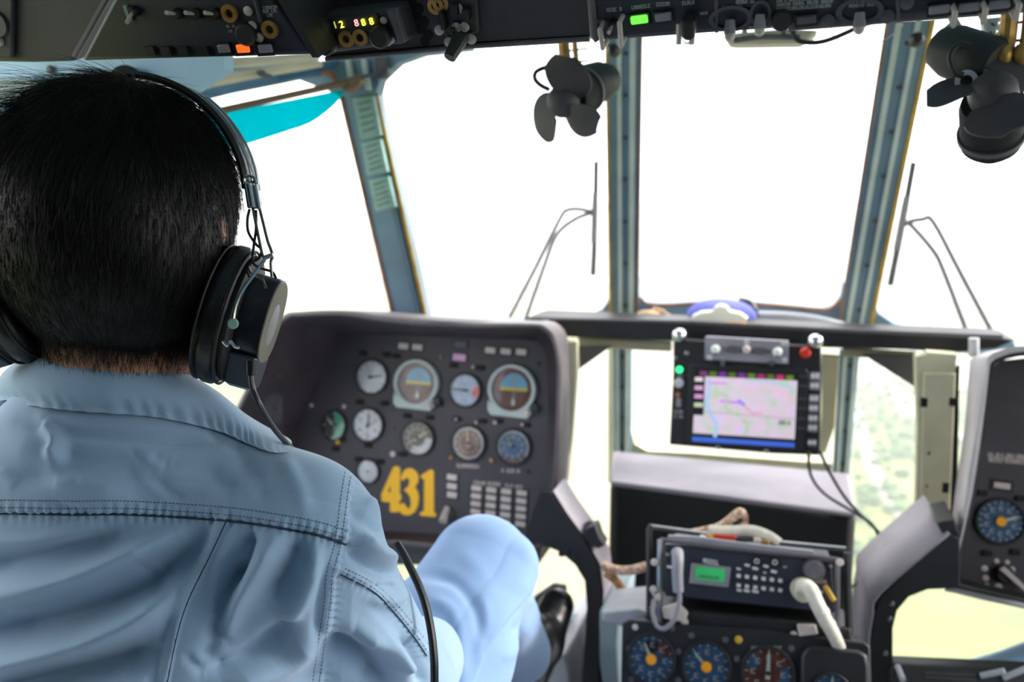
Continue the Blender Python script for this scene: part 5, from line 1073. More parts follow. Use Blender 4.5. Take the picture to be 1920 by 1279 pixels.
for sx, S_, E_, W_, K_, A_n in ((1, S_R, E_R, W_R, K_R, A_R), (-1, S_L, E_L, W_L, K_L, A_L)):
    B_.cap(Nb + V(.05 * sx, 0, -.06), S_, .045, .045, .03); B_.cap(S_, E_, .044, .036, .03); B_.cap(E_, W_, .036, .024, .02)
    h_ = HIP + V(.095 * sx, .0, -.02); B_.cap(h_, K_, .072, .052, .03); B_.cap(K_, A_n, .048, .032, .02)
    # hand closed round a grip: palm, four fingers of unequal length, thumb
    d = (W_ - E_).normalized(); up = V(0, 0, 1); sd_ = d.cross(up).normalized() * sx; pn = sd_.cross(d).normalized() * sx
    pn = -sd_; pl = W_ + d * .05; kn = [W_ + d * .088 + up * (.030 - .020 * i) for i in range(4)]
    B_.cap(W_, W_ + d * .04, .024, .026, .015)
    for i in range(4): B_.cap(W_ + d * .03 + up * (.018 - .013 * i), kn[i], .013, .011, .010)
    for i, Lf in enumerate((.040, .044, .041, .033)):
        q1 = kn[i] + d * Lf * .45 + pn * Lf * .8; q2 = q1 + pn * Lf * .45 - d * Lf * .55; q3 = q2 - d * Lf * .55 - pn * .002
        B_.cap(kn[i], q1, .0092, .0086, .003); B_.cap(q1, q2, .0086, .0080, .003); B_.cap(q2, q3, .0080, .0072, .003)
    t0 = W_ + d * .025 + up * .022; t1 = t0 + d * .030 + up * .022 + pn * .018; t2 = t1 + d * .028 + pn * .016 - up * .004
    B_.cap(t0, t1, .0135, .0110, .008); B_.cap(t1, t2, .0105, .0085, .003)
P, Q = B_.mesh(); body = npmesh('body', P, Q, m_skin, person); del B_
m_eye = M('eye_white', (230, 226, 220), .2, var=.02, bump=0); m_iris = M('iris_brown', (50, 30, 22), .2, bump=0)
for s_ in (-1, 1):
    e_ = MB().ball(H(s_ * .030, .086, -.006), .0095, 16).build('eye', m_eye, body); MB().ball(H(s_ * .030, .0925, -.006), .0042, 12).build('iris', m_iris, e_)
MB().ball(H(0, .100, -.0685), .006, 12, sc=(3.2, .35, .16), M=Matrix(HA.tolist())).build('mouth_line', m_hz_br, body)

# ---- hair: a close cap plus strands
m_hair = M('black_hair', (11, 8, 8), .4, var=.3, scale=90, bump=.3, bscale=700, spec=.28)
hr = SDF(np.array(HC) - .17, np.array(HC) + .17, .0030)
hr.ell(H(-.002, -.002, .014), (.0885, .104, .096), .02, HA); hr.ell(H(0, -.022, -.034), (.0850, .076, .070), .03, HA); hr.ell(H(0, -.006, -.078), (.062, .048, .042), .03, HA)
hr.cut(H(0, .070, .02), list(Fh * .8 - Uh * .6)); hr.cut(H(0, .0, -.108), list(-Uh + Fh * .25)); hr.cut(H(0, .035, -.03), list((Fh - Uh * .9).normalized()))
P, Q = hr.mesh(); hair = npmesh('hair', P, Q, m_hair, person); del hr
rg = np.random.default_rng(5)
HP, HN = vcos(hair), vnors(hair)
loc = (HP - np.array(HC)) @ HA
cenv = np.array(HC); flip = np.sign(np.sum((HP - cenv) * HN, axis=1).mean()); HN *= flip
def strands(roots, nor, L, wv, name, fly=False, r0=.00022):
    n = len(roots); whorl = np.array(H(.02, -.02, .11)); g = roots - whorl; g -= nor * np.sum(g * nor, axis=1)[:, None]; g /= np.linalg.norm(g, axis=1)[:, None] + 1e-9
    down = -np.array(Uh)[None, :] - nor * (-np.array(Uh) @ nor.T)[:, None]; down /= np.linalg.norm(down, axis=1)[:, None] + 1e-6
    lz = ((roots - cenv) @ HA)[:, 2]; wd = np.clip((.06 - lz) / .08, 0, 1)[:, None]
    d = g * (1 - wd) + down * wd + rg.normal(0, .16, (n, 3)) + nor * (wv[:, None]); d /= np.linalg.norm(d, axis=1)[:, None]
    segs = 5; pts = []; p = roots.copy()
    for i in range(segs + 1):
        pts.append(p.copy()); p = p + d * (L / segs)[:, None]
        d = d - nor * (.10 if not fly else .06) + (down * .10 if not fly else down * .22) + rg.normal(0, .05, (n, 3)); d /= np.linalg.norm(d, axis=1)[:, None]
    P = []; ra = rg.normal(0, 1, (n, 3))
    for i in range(segs + 1):
        t = pts[min(i + 1, segs)] - pts[max(i - 1, 0)]; t /= np.linalg.norm(t, axis=1)[:, None] + 1e-9
        a = np.cross(t, ra); a /= np.linalg.norm(a, axis=1)[:, None] + 1e-9; b_ = np.cross(t, a); r = r0 * (1 - .75 * i / segs)
        for k in range(3):
            q = 2 * math.pi * k / 3; P.append(pts[i] + (a * math.cos(q) + b_ * math.sin(q)) * r)
    P = np.stack(P, 1); m = (segs + 1) * 3; base = (np.arange(n) * m)[:, None]
    f = np.array([[i * 3 + k, i * 3 + (k + 1) % 3, (i + 1) * 3 + (k + 1) % 3, (i + 1) * 3 + k] for i in range(segs) for k in range(3)])
    Q = (base[:, :, None] + f[None]).reshape(-1, 4); o = npmesh(name, P.reshape(-1, 3), Q, m_hair, hair); T(o, kind='stuff'); return o
sel = rg.integers(0, len(HP), 30000); sel = sel[loc[sel][:, 2] > -.135]
z = loc[sel][:, 2]; L = np.where(z > .03, rg.uniform(.018, .034, len(sel)), rg.uniform(.010, .020, len(sel)) * np.clip((z + .17) / .12, .35, 1)) * (1 + .25 * (z > .06))
strands(HP[sel], HN[sel], L, rg.uniform(.04, .30, len(sel)), 'hair_strands')
# flyaway locks at the upper left and the crown
c_ = np.where((loc[:, 2] > .045) & (loc[:, 0] < -.030) & (loc[:, 1] < .085))[0]; sel = rg.choice(c_, 1300); strands(HP[sel], HN[sel], rg.uniform(.035, .075, 1300), rg.uniform(.35, 1.2, 1300), 'flyaway_strands', True, .00018)
c_ = np.where((loc[:, 2] > .075))[0]; sel = rg.choice(c_, 220); strands(HP[sel], HN[sel], rg.uniform(.02, .034, 220), rg.uniform(.1, .45, 220), 'flyaway_strands', True, .00018)
# stubble on the nape, rooted on the skin
BP, BN = vcos(body), vnors(body); bl_ = (BP - cenv) @ HA
fl = np.sign(np.sum((BP[::50] - BP.mean(0)) * BN[::50], axis=1).mean()); BN = BN * fl
c_ = np.where((bl_[:, 2] < -.085) & (bl_[:, 2] > -.150) & (bl_[:, 1] < .02) & (np.linalg.norm(bl_[:, :2], axis=1) < .1))[0]
w_ = np.clip((bl_[c_, 2] + .145) / .05, .01, 1) ** 2.2; sel = rg.choice(c_, 9000, p=w_ / w_.sum()); strands(BP[sel] + rg.normal(0, .0020, (9000, 3)), BN[sel], rg.uniform(.004, .010, 9000) + .006 * np.clip((bl_[sel, 2] + .118) / .03, 0, 1), rg.uniform(.1, .5, 9000), 'nape_stubble', False, .00016)

# ---- shirt
def fabric(name, rgb, rgb2):
    m = M(name, rgb, .8, var=.05, scale=5, bump=0, sheen=.25, spec=.25); t = m.node_tree; p = t.nodes['Principled BSDF']; L_ = t.links.new
    tcn = [n for n in t.nodes if n.type == 'TEX_COORD'][0]; mp = t.nodes.new('ShaderNodeMapping'); mp.inputs['Rotation'].default_value = (0, R_(40), R_(20)); L_(tcn.outputs['Object'], mp.inputs['Vector'])
    w1 = t.nodes.new('ShaderNodeTexNoise'); w1.inputs['Scale'].default_value = 600; L_(mp.outputs[0], w1.inputs['Vector'])
    n2 = t.nodes.new('ShaderNodeTexNoise'); n2.inputs['Scale'].default_value = 1300; L_(tcn.outputs['Object'], n2.inputs['Vector'])
    ad = t.nodes.new('ShaderNodeMath'); ad.operation = 'ADD'; L_(w1.outputs['Fac'], ad.inputs[0]); L_(n2.outputs['Fac'], ad.inputs[1])
    b = t.nodes.new('ShaderNodeBump'); b.inputs['Strength'].default_value = .35; b.inputs['Distance'].default_value = .0005; L_(ad.outputs[0], b.inputs['Height']); L_(b.outputs[0], p.inputs['Normal'])
    return m
m_shirt = fabric('shirt_cotton', (144, 168, 194), None); m_trou = fabric('trouser_cotton', (122, 150, 190), None)
J = SDF(np.array(Nb) - [.40, .22, .62], np.array(Nb) + [.42, .66, .10], .0036)
J.cap(Nb + V(0, -.012, -.006), Nb + V(0, -.01, -.10), .072, .10, .03); J.ell(Nb + V(0, -.045, -.030), (.088, .068, .050), .03)
J.cap(Nb + V(-.02, -.022, -.06), Nb + V(.02, -.022, -.06), .088, .088, .03)
J.ell(Nb + V(0, -.005, -.23), (.188, .124, .19), .04); J.ell(Nb + V(0, 0, -.43), (.178, .128, .20), .05)
J.ell(Nb + V(.085, -.045, -.17), (.085, .070, .11), .04); J.ell(Nb + V(-.085, -.045, -.17), (.085, .070, .11), .04)   # shoulder blades
for sx, S_, E_, W_ in ((1, S_R, E_R, W_R), (-1, S_L, E_L, W_L)):
    J.cap(Nb + V(.035 * sx, -.005, -.035), S_ + V(-.005 * sx, 0, .002), .062, .064, .04)
    J.cap(S_ + V(0, 0, -.004), E_, .067, .060, .035); J.cap(E_, E_ + (W_ - E_) * .86, .058, .040, .03)
P, Q = J.mesh(); shirt = npmesh('shirt', P, Q, m_shirt, person, subdiv=1); del J
def pdist(x, y, poly):
    """distance to a pixel polyline, position along it (0..1), signed side"""
    best = np.full(len(x), 1e9); tt = np.zeros(len(x)); sg = np.zeros(len(x)); L = [math.hypot(b[0] - a[0], b[1] - a[1]) for a, b in zip(poly[:-1], poly[1:])]; tot = sum(L); acc = 0
    for (a, b), l in zip(zip(poly[:-1], poly[1:]), L):
        dx, dy = b[0] - a[0], b[1] - a[1]; t = np.clip(((x - a[0]) * dx + (y - a[1]) * dy) / (l * l + 1e-9), 0, 1)
        ex, ey = x - a[0] - t * dx, y - a[1] - t * dy; d = np.hypot(ex, ey); m = d < best
        best[m] = d[m]; tt[m] = (acc + t[m] * l) / tot; sg[m] = np.sign(dx * ey - dy * ex)[m]; acc += l
    return best, tt, sg, tot
def fold(o, folds, puckers=(), steps=(), amp_=1.5):
    P = vcos(o); Nn = vnors(o); x, y, d = proj(P); vc = CAMN - P; vc /= np.linalg.norm(vc, axis=1)[:, None]; f = np.sum(Nn * vc, axis=1)
    if f[np.argmin(np.hypot(x - 300, y - 900) + d * 50)] < 0 and False: Nn = -Nn
    face = np.clip((f + .05) / .25, 0, 1); disp = np.zeros(len(P))
    vis = np.where((face > 0) & (x > -250) & (x < 1150) & (y > 500) & (y < 1500))[0]; X, Y = x[vis], y[vis]; D = np.zeros(len(vis))
    for poly, amp, wd in folds:
        poly = spl2(poly, 5); b, t, s, tot = pdist(X, Y, poly); D += amp * (2.3 if abs(amp) >= 4 and amp_ < 1.2 else 1.5) * np.exp(-(b / wd) ** 2) * np.clip(np.minimum(t, 1 - t) * 4 + .25, 0, 1)
    for poly, amp, wd, per in puckers:
        b, t, s, tot = pdist(X, Y, spl2(poly, 5)); D += amp * np.sin(t * tot / per * 6.283 + 1.7 * np.sin(t * tot / 37)) * np.exp(-(b / wd) ** 2)
    for poly, amp, wd, side, rng in steps:
        b, t, s, tot = pdist(X, Y, spl2(poly, 5)); sd = s * side * b; D += amp * (1 / (1 + np.exp(-np.clip(sd / wd, -30, 30)))) * np.clip(1 - b / rng, 0, 1) ** .7
    disp[vis] = D * face[vis] * amp_; setcos(o, P + Nn * disp[:, None] * .001)
YOKE = [(-120, 965), (0, 960), (130, 962), (250, 962), (430, 974), (540, 990), (600, 1002), (648, 1018)]
ARMH = [(668, 880), (660, 930), (648, 1018), (632, 1080), (628, 1130), (618, 1200), (604, 1300)]
SLV = [(640, 1078), (700, 1110), (740, 1150), (780, 1200), (800, 1230)]
PL1 = [(424, 978), (395, 1040), (352, 1128), (330, 1200), (310, 1300)]
PL0 = [(402, 978), (374, 1040), (332, 1128), (310, 1200), (290, 1300)]
FOLDS = [([(-60, 1262), (60, 1228), (180, 1196), (280, 1150), (352, 1085)], 8.0, 20), ([(-60, 1196), (60, 1178), (180, 1140), (300, 1070), (370, 1010)], -8.0, 24),
         ([(-60, 1120), (80, 1098), (200, 1060), (330, 1000)], 7.0, 20), ([(-60, 1072), (100, 1040), (230, 1005)], -5.0, 18), ([(-60, 1010), (60, 1010), (180, 990)], 3.0, 12),
         ([(-60, 1310), (80, 1280), (200, 1250), (300, 1210)], -8.0, 22), ([(20, 1330), (160, 1310), (280, 1270)], 6, 18),
         ([(470, 990), (456, 1050), (430, 1110)], -5, 14), ([(520, 1000), (490, 1060), (450, 1120), (400, 1200)], 6, 20), ([(560, 1005), (545, 1060), (500, 1130)], -5, 18), ([(590, 1015), (575, 1100), (530, 1180)], 4, 18),
         ([(440, 1040), (420, 1140), (390, 1220)], -5, 16), ([(610, 1060), (600, 1120), (590, 1200)], -3, 10), ([(420, 1290), (520, 1250), (600, 1180)], 5, 24), ([(380, 1262), (470, 1228), (560, 1150)], -4, 16),
         ([(620, 1215), (660, 1228), (700, 1262), (712, 1310)], -9, 26), ([(660, 1180), (720, 1205), (760, 1262)], 7, 22), ([(740, 1190), (780, 1240), (800, 1300)], -4, 14),
         ([(660, 950), (690, 985), (728, 1010)], -3, 12), ([(668, 1000), (700, 1030), (752, 1052)], 4, 14), ([(660, 1030), (690, 1062), (742, 1080)], -4, 12), ([(690, 930), (712, 960), (734, 985)], 3, 10),
         ([(690, 1120), (730, 1128), (762, 1110)], 3, 12), ([(700, 1100), (750, 1100)], -3, 8), ([(690, 1150), (730, 1200), (760, 1260)], 2.5, 10),
         ([(0, 830), (60, 850), (140, 900), (250, 930)], 3.5, 30), ([(80, 790), (110, 830), (100, 870)], 4.5, 14), ([(40, 790), (140, 812), (260, 822), (400, 830)], -3.5, 14), ([(20, 905), (150, 870), (300, 880)], -3.0, 24), ([(250, 850), (330, 900), (430, 940)], 2.5, 24), ([(440, 850), (480, 900), (500, 950)], -2.0, 18), ([(530, 860), (560, 920), (570, 970)], 2.0, 18)]
rf = random.Random(11)
for i in range(26):
    x0 = rf.uniform(-20, 620); y0 = rf.uniform(1020, 1260) if i % 2 else rf.uniform(800, 940); a = rf.uniform(-.9, .2); l = rf.uniform(40, 110)
    FOLDS.append(([(x0, y0), (x0 + l * .5 * math.cos(a), y0 - l * .5 * math.sin(a) + 6), (x0 + l * math.cos(a), y0 - l * math.sin(a))], rf.choice((-1, 1)) * rf.uniform(.6, 1.6), rf.uniform(7, 16)))
fold(shirt, FOLDS, [(YOKE, .9, 16, 17), (ARMH, .8, 10, 14), (SLV, .6, 12, 12)],
     [(YOKE, 3.4, 1.1, -1, 60), (ARMH, -2.6, 1.3, -1, 30), (PL1, 4.0, 1.2, 1, 22), (PL0, -2.0, 3, 1, 20), (SLV, 2.0, 1.2, -1, 30)], amp_=1.1)
# collar
CT = [(150, 800, .95), (62, 716, .90), (30, 684, .82), (70, 666, .732), (150, 661, .706), (250, 667, .700), (330, 690, .712), (388, 722, .755), (440, 762, .83), (500, 808, .885)]
CB = [(90, 880, .97), (-20, 790, .90), (2, 752, .805), (60, 762, .700), (170, 772, .672), (300, 784, .668), (400, 806, .682), (462, 830, .73), (510, 848, .81), (546, 846, .90)]
# stitches
dg = bpy.context.evaluated_depsgraph_get(); Ps = vcos(shirt); pol = [tuple(p.vertices) for p in shirt.data.polygons]
bvh = BVHTree.FromPolygons([tuple(p) for p in Ps], pol)
CT3 = []; CB3 = []
for i, (q, s_) in enumerate(zip(CT, CB)):
    if 2 <= i <= 9:
        r = ray(s_[0], s_[1]); hit = bvh.ray_cast(CAM, r)
        dB = ((RM.transposed() @ (hit[0] - CAM)).z * -1 - .005) if hit[0] is not None else s_[2]
        if 3 <= i <= 7: CT3.append(cp(q[0], q[1], dB + [.022, .006, .006, .012, .035][i - 3]))
        else: CT3.append(cp(*q))
        CB3.append(cp(s_[0], s_[1], dB))
    else: CT3.append(cp(*q)); CB3.append(cp(*s_))
tp = spline(CT3, 26); bt = spline(CB3, 26); b = MB(); nS = len(tp); vs = []; rows_ = 16; cax = Nb + V(0, 0, 0)
prof = [(-1, .55), (-1, .25)] + [(0, i / (rows_ - 1)) for i in range(rows_)] + [(1, .97), (1, .6)]
for i in range(nS):
    T_, Bq = tp[i], bt[i]; mid = (T_ + Bq) / 2; out = V(mid.x - cax.x, mid.y - cax.y, 0).normalized(); L_ = []
    for k, v_ in prof:
        p = T_ * (1 - v_) + Bq * v_
        if k == 0: p = p + out * (.010 * math.sin(math.pi * min(1, v_ * 1.1)) ** .8 + .0009 * math.sin(i * .85 + math.sin(i * .2)) * max(0, (v_ - .6) / .4) - (.0018 if .80 < v_ < .86 else 0)) + out * (.0015 * math.sin(i * .11 + v_ * 3))
        else: p = p - out * (.006 if k < 0 else .002)
        L_.append(p)
    vs.append(L_)
m_col = m_shirt; b.loft(vs, closed=False); co_ = b.build('collar', m_col, shirt, ang=80, recalc=False)
m_thread = M('stitch_thread', (92, 112, 136), .8, var=.05, bump=0)
sb = MB()
def stitch(poly, offs, per=7.0, lift=.0003, wd=.00045):
    c = spl2(poly, 8); L = [0]
    for a, b_ in zip(c[:-1], c[1:]): L.append(L[-1] + math.hypot(b_[0] - a[0], b_[1] - a[1]))
    n = int(L[-1] / per)
    for i in range(n):
        q = []
        for e in (.12, .80):
            s_ = (i + e) * per; j = next(k for k in range(1, len(L)) if L[k] >= s_) if s_ < L[-1] else len(L) - 1
            t = (s_ - L[j - 1]) / (L[j] - L[j - 1] + 1e-9); a, b_ = c[j - 1], c[j]; dx, dy = b_[0] - a[0], b_[1] - a[1]; l = math.hypot(dx, dy) + 1e-9
            q.append((a[0] + dx * t - dy / l * offs, a[1] + dy * t + dx / l * offs))
        h = []
        for x, y in q:
            r = ray(x, y); hit = bvh.ray_cast(CAM, r)
            if hit[0] is None: break
            h.append((hit[0] + r.normalized() * -lift, hit[1]))
        if len(h) < 2 or (h[0][0] - h[1][0]).length > .01: continue
        d = (h[1][0] - h[0][0]).normalized(); nn = h[0][1]; s2 = d.cross(nn).normalized() * wd
        sb.add([h[0][0] - s2, h[0][0] + s2, h[1][0] + s2, h[1][0] - s2, (h[0][0] + h[1][0]) / 2 - ray(*q[0]).normalized() * .0005], [[0, 1, 2, 3], [0, 1, 4], [1, 2, 4], [2, 3, 4], [3, 0, 4]])
stitch(YOKE, -8); stitch(YOKE, -22); stitch(ARMH, 8); stitch(ARMH, 20); stitch(SLV, -6); stitch(SLV, -14)
T(sb.build('stitching', m_thread, shirt, recalc=False), kind='stuff')
m_seam = M('seam_shadow_line', (40, 56, 78), .9, var=.05, bump=0)  # dark tubes stand in for the shade along seams and pleat edge
def seam(poly, nm, w=.0007, mat=None):
    b = MB(); pts = []
    for x, y in spl2(poly, 10):
        hit = bvh.ray_cast(CAM, ray(x, y))
        if hit[0] is not None: pts.append(hit[0] - ray(x, y).normalized() * w * .6)
    if len(pts) > 2: b.tube(pts, w, 5); b.build(nm, mat or m_seam, shirt)
seam([p for p in SLV], 'sleeve_seam'); seam([(x, y + 3) for x, y in YOKE], 'yoke_seam', .0011); seam(PL1, 'pleat_edge', .0005)

# ---- trousers
Tr = SDF(np.array(Nb) - [.42, .22, .80], np.array(Nb) + [.52, 1.20, -.05], .0046)
Tr.ell(HIP + V(0, .02, .0), (.19, .15, .13), .04)
for sx, K_, A_n in ((1, K_R, A_R), (-1, K_L, A_L)):
    h_ = HIP + V(.10 * sx, .02, -.02); Tr.cap(h_, K_ + (h_ - K_) * .25, .105, .094, .03); Tr.cap(K_ + (h_ - K_) * .25, K_, .092, .072, .02)
    Tr.cap(K_ + V(0, .0, -.005), K_ * .45 + A_n * .55, .062, .056, .012); Tr.cap(K_ * .45 + A_n * .55, A_n + (K_ - A_n) * .02, .054, .058, .012)
P, Q = Tr.mesh(); trou = npmesh('trousers', P, Q, m_trou, person, subdiv=1); del Tr
fold(trou, [([(975, 1010), (985, 1060), (960, 1120)], 2, 14), ([(790, 1080), (850, 1090), (890, 1140), (900, 1220)], -3, 12), ([(800, 1120), (850, 1150), (860, 1220), (850, 1290)], 2.5, 14),
            ([(860, 1030), (905, 1080), (915, 1140)], 1.2, 18), ([(820, 1200), (840, 1250), (850, 1300)], -3, 12), ([(960, 1190), (990, 1160), (1005, 1130)], -3, 10), ([(940, 1240), (975, 1210), (1000, 1175)], 2, 12), ([(900, 1120), (905, 1170), (890, 1230)], 1.5, 9)],
     steps=[([(1012, 1062), (990, 1108), (945, 1165), (905, 1230), (880, 1290)], 9.0, 1.6, 1, 70)], amp_=1.2)
# ---- shoes
for sx, A_n, lab in ((1, A_R, None), (-1, A_L, None)):
    toe = (cp(1044, 1136, 1.79) - A_R); toe = V(toe.x * (1 if sx > 0 else .2), toe.y, toe.z); heel = A_n + V(.0, .03, -.075)
    Sh = SDF(np.array(A_n) - [.14, .14, .18], np.array(A_n) + [.18, .32, .24], .004); tt = A_n + toe
    Sh.cap(A_n + V(0, .0, .0), heel + V(0, .02, .02), .040, .036, .02); Sh.cap(heel, (heel + tt) / 2, .034, .040, .02); Sh.cap((heel + tt) / 2, tt, .040, .034, .02); Sh.cap(A_n, (A_n + tt) / 2 + V(0, -.01, 0), .038, .03, .03)
    P, Q = Sh.mesh(); s_o = npmesh('shoe', P, Q, M('black_leather', (22, 20, 21), .3, var=.1), person)
    dd = (tt - heel).normalized(); nn = V(0, 1, 0) - dd * dd.y; nn.normalize(); fs = Frame(heel + nn * .034, nn, up=dd)
    fs.v = dd; fs.u = dd.cross(nn).normalized(); fs.w = nn; Ls = (tt - heel).length
    MB().prism(fs, [(-.034, -.03), (.034, -.03), (.038, Ls * .6), (.030, Ls + .02), (0, Ls + .034), (-.030, Ls + .02), (-.038, Ls * .6)], -.006, .010).build('sole', m_rubber, s_o, bevel=.003)

# ---- headset (top level: worn by the pilot)
def cdir(x, y, z): return RM @ Vector((x, y, z))
hs = empty('headset', cp(450, 600, .72), 'black leather padded headset with chrome wire yokes worn by the pilot', 'headset')
m_leath = M('black_leather_pad', (30, 26, 27), .32, var=.2, scale=60, bump=.6, bscale=160); m_cupg = M('cup_face_grey', (104, 100, 88), .45, var=.12); m_cupb = M('cup_black', (26, 27, 32), .32, var=.1)
def ecup(c, n, v, side):
    f = Frame(c, n, up=v); f.v = (v - n * v.dot(n)).normalized(); f.u = f.v.cross(f.w).normalized(); f.w = n.normalized()
    def rings(prof, name, mat, par, dv=0.0, nn=48, ang=50, sq=1.0):
        b = MB(); ls = []
        for ru, rv, w_ in prof:
            L_ = []; ru *= .93; w_ *= .82
            for i in range(nn):
                a = 2 * math.pi * i / nn; ca, sa = math.cos(a), math.sin(a)
                L_.append(f.P(math.copysign(abs(ca) ** sq, ca) * ru, math.copysign(abs(sa) ** sq, sa) * rv + dv, w_))
            ls.append(L_)
        b.loft(ls, caps=True); return b.build(name, mat, par, ang=ang)
    cu = rings([(.030, .042, -.012), (.034, .048, -.012), (.040, .055, -.007), (.0425, .058, .000), (.0425, .058, .008), (.040, .055, .014), (.036, .050, .017)], 'ear_cushion', m_leath, hs)
    for w_, r_ in ((-.006, 1.0), (.0125, 1.0)):
        pts = [f.P(math.cos(a) * .0408, math.sin(a) * .0560, w_) for a in [2 * math.pi * i / 48 for i in range(49)]]; MB().tube(pts, .0012, 6).build('piping', m_black, cu)
    rings([(.036, .050, .014), (.038, .053, .017), (.038, .053, .021), (.034, .048, .024)], 'back_plate', m_rubber, hs)
    h = rings([(.026, .034, .020), (.0275, .036, .026), (.0275, .036, .047), (.0268, .035, .050)], 'cup_housing', m_cupb, hs, dv=.004, sq=.8)
    rings([(.0264, .0345, .0498), (.0258, .0338, .0512)], 'cup_face', m_cupg, h, dv=.004, sq=.8); rings([(.013, .018, .0508), (.012, .017, .0514)], 'face_ring', m_grey, h, dv=.002)
    b = MB(); b.prism(f, [(-.022, -.026), (.020, -.026), (.016, -.050), (.006, -.056), (-.010, -.052)], .018, .0415); b.build('jack_block', M('jack_block_blue_black', (34, 42, 56), .4), h, bevel=.002)
    return f, h, cu
v_r = cdir(.30, .95, 0); n_r = cdir(.955, -.27, .0).normalized()
fR, hR, cuR = ecup(cp(418, 588, .742), n_r, v_r, 1)
fL_, hL, cuL = ecup(cp(34, 548, .735), cdir(-.93, -.25, -.12).normalized(), cdir(-.30, .95, 0), -1)
# head band: padded strap over the crown
def arc(r, zc_, y0, a0, a1, n=30, lift=0):
    return [H(math.cos(a) * (r[0] + lift), y0, zc_ + math.sin(a) * (r[1] + lift)) for a in [a0 + (a1 - a0) * i / n for i in range(n + 1)]]
def strap(y0, hw, r, a0, a1, lift, th, name, mat):
    b = MB(); ls = []
    A_in = arc(r, .016, y0, a0, a1, 40, lift); A_out = arc(r, .016, y0, a0, a1, 40, lift + th)
    for p, q in zip(A_in, A_out): ls.append([p - Fh * hw, (p + q) / 2 - Fh * (hw + .001), q - Fh * hw * .9, q + Fh * hw * .9, (p + q) / 2 + Fh * (hw + .001), p + Fh * hw])
    b.loft(ls, caps=True); return b.build(name, mat, hs, ang=50)
bandR = (.0925, .0925)
hb_ = strap(.022, .015, bandR, .12, math.pi - .12, .004, .006, 'head_band', m_leath)
for dy in (-.010, .004): MB().tube([p + Fh * dy for p in arc(bandR, .016, .022, .16, 1.0, 20, .0115)], .0008, 6).build('spring_wire', m_chrome, hb_)
m_wirec = M('dark_chrome_wire', (120, 116, 112), .25, .9, var=.05, bump=0)
k = MB(); d0 = .700
for i, dx in enumerate((-9, -3, 3, 9)): k.tube([cp(470 + dx, 342 + i * 1.5, d0 - .002 * (i % 2)), cp(478 + dx, 388 + i * 1.5, d0 - .002 * (i % 2))], .0017, 10)
k = k.build('slider_ribs', m_chrome, hs); T(k, kind='stuff')
MB().pp(Frame(cp(474, 366, .703), CAM - cp(474, 366, .703)), [(456, 340), (482, 338), (492, 386), (464, 392)], -.006, 0).build('slider', m_wirec, hs, bevel=.0015)
MB().tube([cp(x, y, .700) for x, y in ((458, 344), (458, 334), (466, 330), (476, 333), (480, 342))], .0012, 8, sm=4).build('slider_loop', m_chrome, hs)
def wire(pts, r, m, nm, d=.700, dd=0.0): return MB().tube([cp(x, y, d + dd * i) for i, (x, y) in enumerate(pts)], r, 8, sm=6).build(nm, m, hs)
wire([(486, 388), (494, 420), (502, 452), (511, 478), (508, 492), (510, 520)], .0012, m_wirec, 'yoke_wire'); wire([(474, 390), (480, 420), (486, 450), (492, 478), (497, 486)], .0012, m_wirec, 'yoke_wire')
wire([(497, 486), (480, 510), (455, 545), (442, 575), (437, 604)], .0013, m_chrome, 'yoke_pin', .694)
wire([(494, 484), (512, 478)], .0018, m_steel, 'yoke_clip', .697)
wire([(468, 392), (464, 412), (466, 436), (480, 458), (490, 468), (486, 484), (470, 494), (464, 506), (468, 520)], .0011, m_black, 'signal_wire', .702)
wire([(480, 394), (480, 430), (476, 460), (474, 490), (486, 502), (510, 510), (518, 524)], .0011, m_black, 'signal_wire', .701)
wire([(466, 500), (472, 514), (490, 522), (496, 534), (500, 540)], .0010, m_wirec, 'signal_wire', .698)
gm = MB().lathe(Frame(cp(437, 607, .694), cdir(.3, -.1, 1)), 0, 0, [(.0042, -.003), (.0042, .001), (.003, .002)], 16).build('grommet', m_teal, hs)
wire([(418, 640), (426, 648), (432, 640), (440, 650), (448, 652)], .0012, m_chrome, 'terminal', .692)
MB().tube([cp(471, 676, .712), cp(471, 690, .712), cp(470, 704, .712)], (.0052, .0040), 12).build('strain_relief', m_cupb, hs)
T(MB().tube([cp(x, y, d) for x, y, d in ((470, 700, .712), (474, 730, .712), (490, 765, .714), (515, 805, .745), (548, 842, .79), (585, 880, .83), (610, 940, .86))], .0024, 10, sm=8).build('audio_cord', M('cord_dark', (52, 48, 50), .35)), 'dark headset cord running from the right ear cup over the pilot\'s shoulder', 'cord')
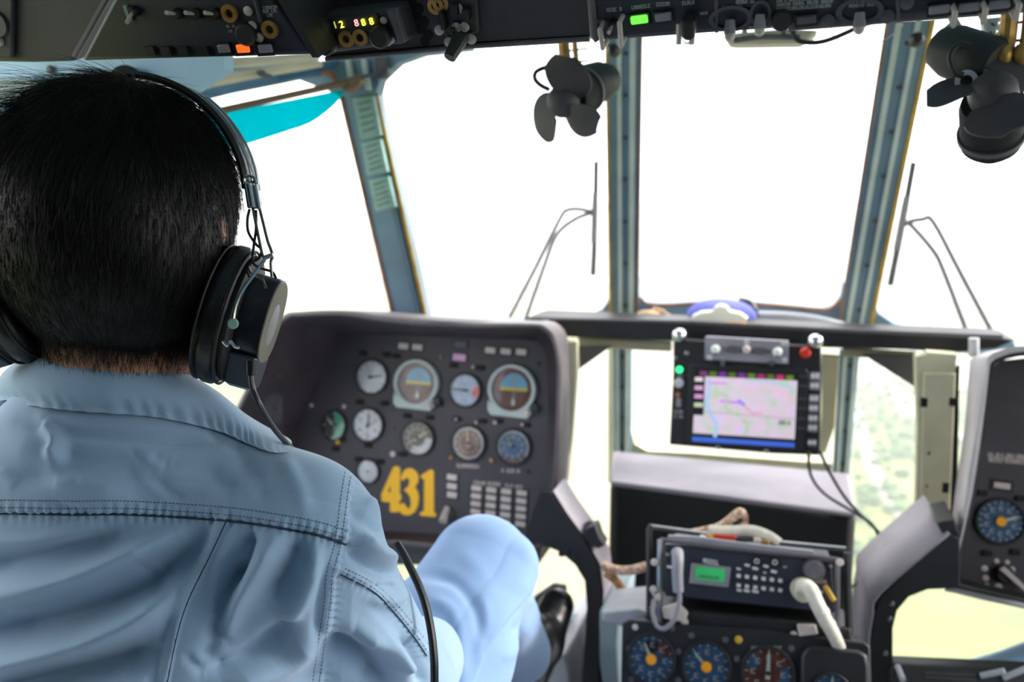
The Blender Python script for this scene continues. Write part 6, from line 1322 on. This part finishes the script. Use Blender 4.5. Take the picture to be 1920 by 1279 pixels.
T(MB().tube([cp(x, y, d) for x, y, d in ((744, 1020, .86), (762, 1050, .85), (790, 1110, .84), (806, 1170, .83), (814, 1240, .82), (814, 1320, .82))], .0038, 10, sm=8).build('intercom_cord', M('cord_black', (24, 22, 24), .35)), 'thick black intercom cord hanging beside the pilot\'s right sleeve', 'cord')
# ---- seat and controls under the pilot, mostly out of view
st = empty('crew_seat', V(Nb.x, HIP.y, 0), 'pilot seat with a dark red cushion under the pilot', 'seat')
m_redc = M('dark_red_cushion', (92, 30, 34), .8, var=.15)
zs = HIP.z - .13
b = MB(); wbox(b, Nb.x - .23, Nb.x + .23, HIP.y - .15, HIP.y + .24, zs - .07, zs); b.build('seat_cushion', m_redc, st, bevel=.02)
b = MB(); wbox(b, Nb.x - .22, Nb.x + .20, HIP.y - .20, HIP.y - .16, zs - .03, zs + .20); b.build('seat_back', m_redc, st, bevel=.015)
for sx in (-1, 1):
    for sy in (-.12, .2): b = MB(); b.tube([V(Nb.x + sx * .19, HIP.y + sy, 0), V(Nb.x + sx * .19, HIP.y + sy, zs - .06)], .015, 10); b.build('leg', m_greyd, st)
ck = empty('cyclic_stick', V(W_R.x - .02, W_R.y + .08, 0), 'black cyclic control stick gripped in the pilot\'s right hand', 'control stick')
dR = (W_R - E_R).normalized(); gp = W_R + dR * .082 - dR.cross(V(0, 0, 1)).normalized() * .022
MB().tube([V(gp.x, gp.y + .03, .0), V(gp.x, gp.y + .02, gp.z - .12), gp + V(0, 0, -.06)], .012, 12, sm=5).build('shaft', m_black, ck)
MB().tube([gp + V(0, 0, -.07), gp + V(0, 0, .06)], (.015, .017), 16).build('grip', m_rubber, ck)
cl = empty('collective_lever', V(W_L.x, W_L.y - .3, 0), 'black collective lever in the pilot\'s left hand', 'control lever')
dL = (W_L - E_L).normalized(); gl_ = W_L + dL * .082 + dL.cross(V(0, 0, 1)).normalized() * .022
MB().tube([V(gl_.x, gl_.y - .30, .10), gl_ + V(0, 0, -.05), gl_ + V(0, 0, .06)], .014, 12, sm=5).build('lever_arm', m_black, cl)
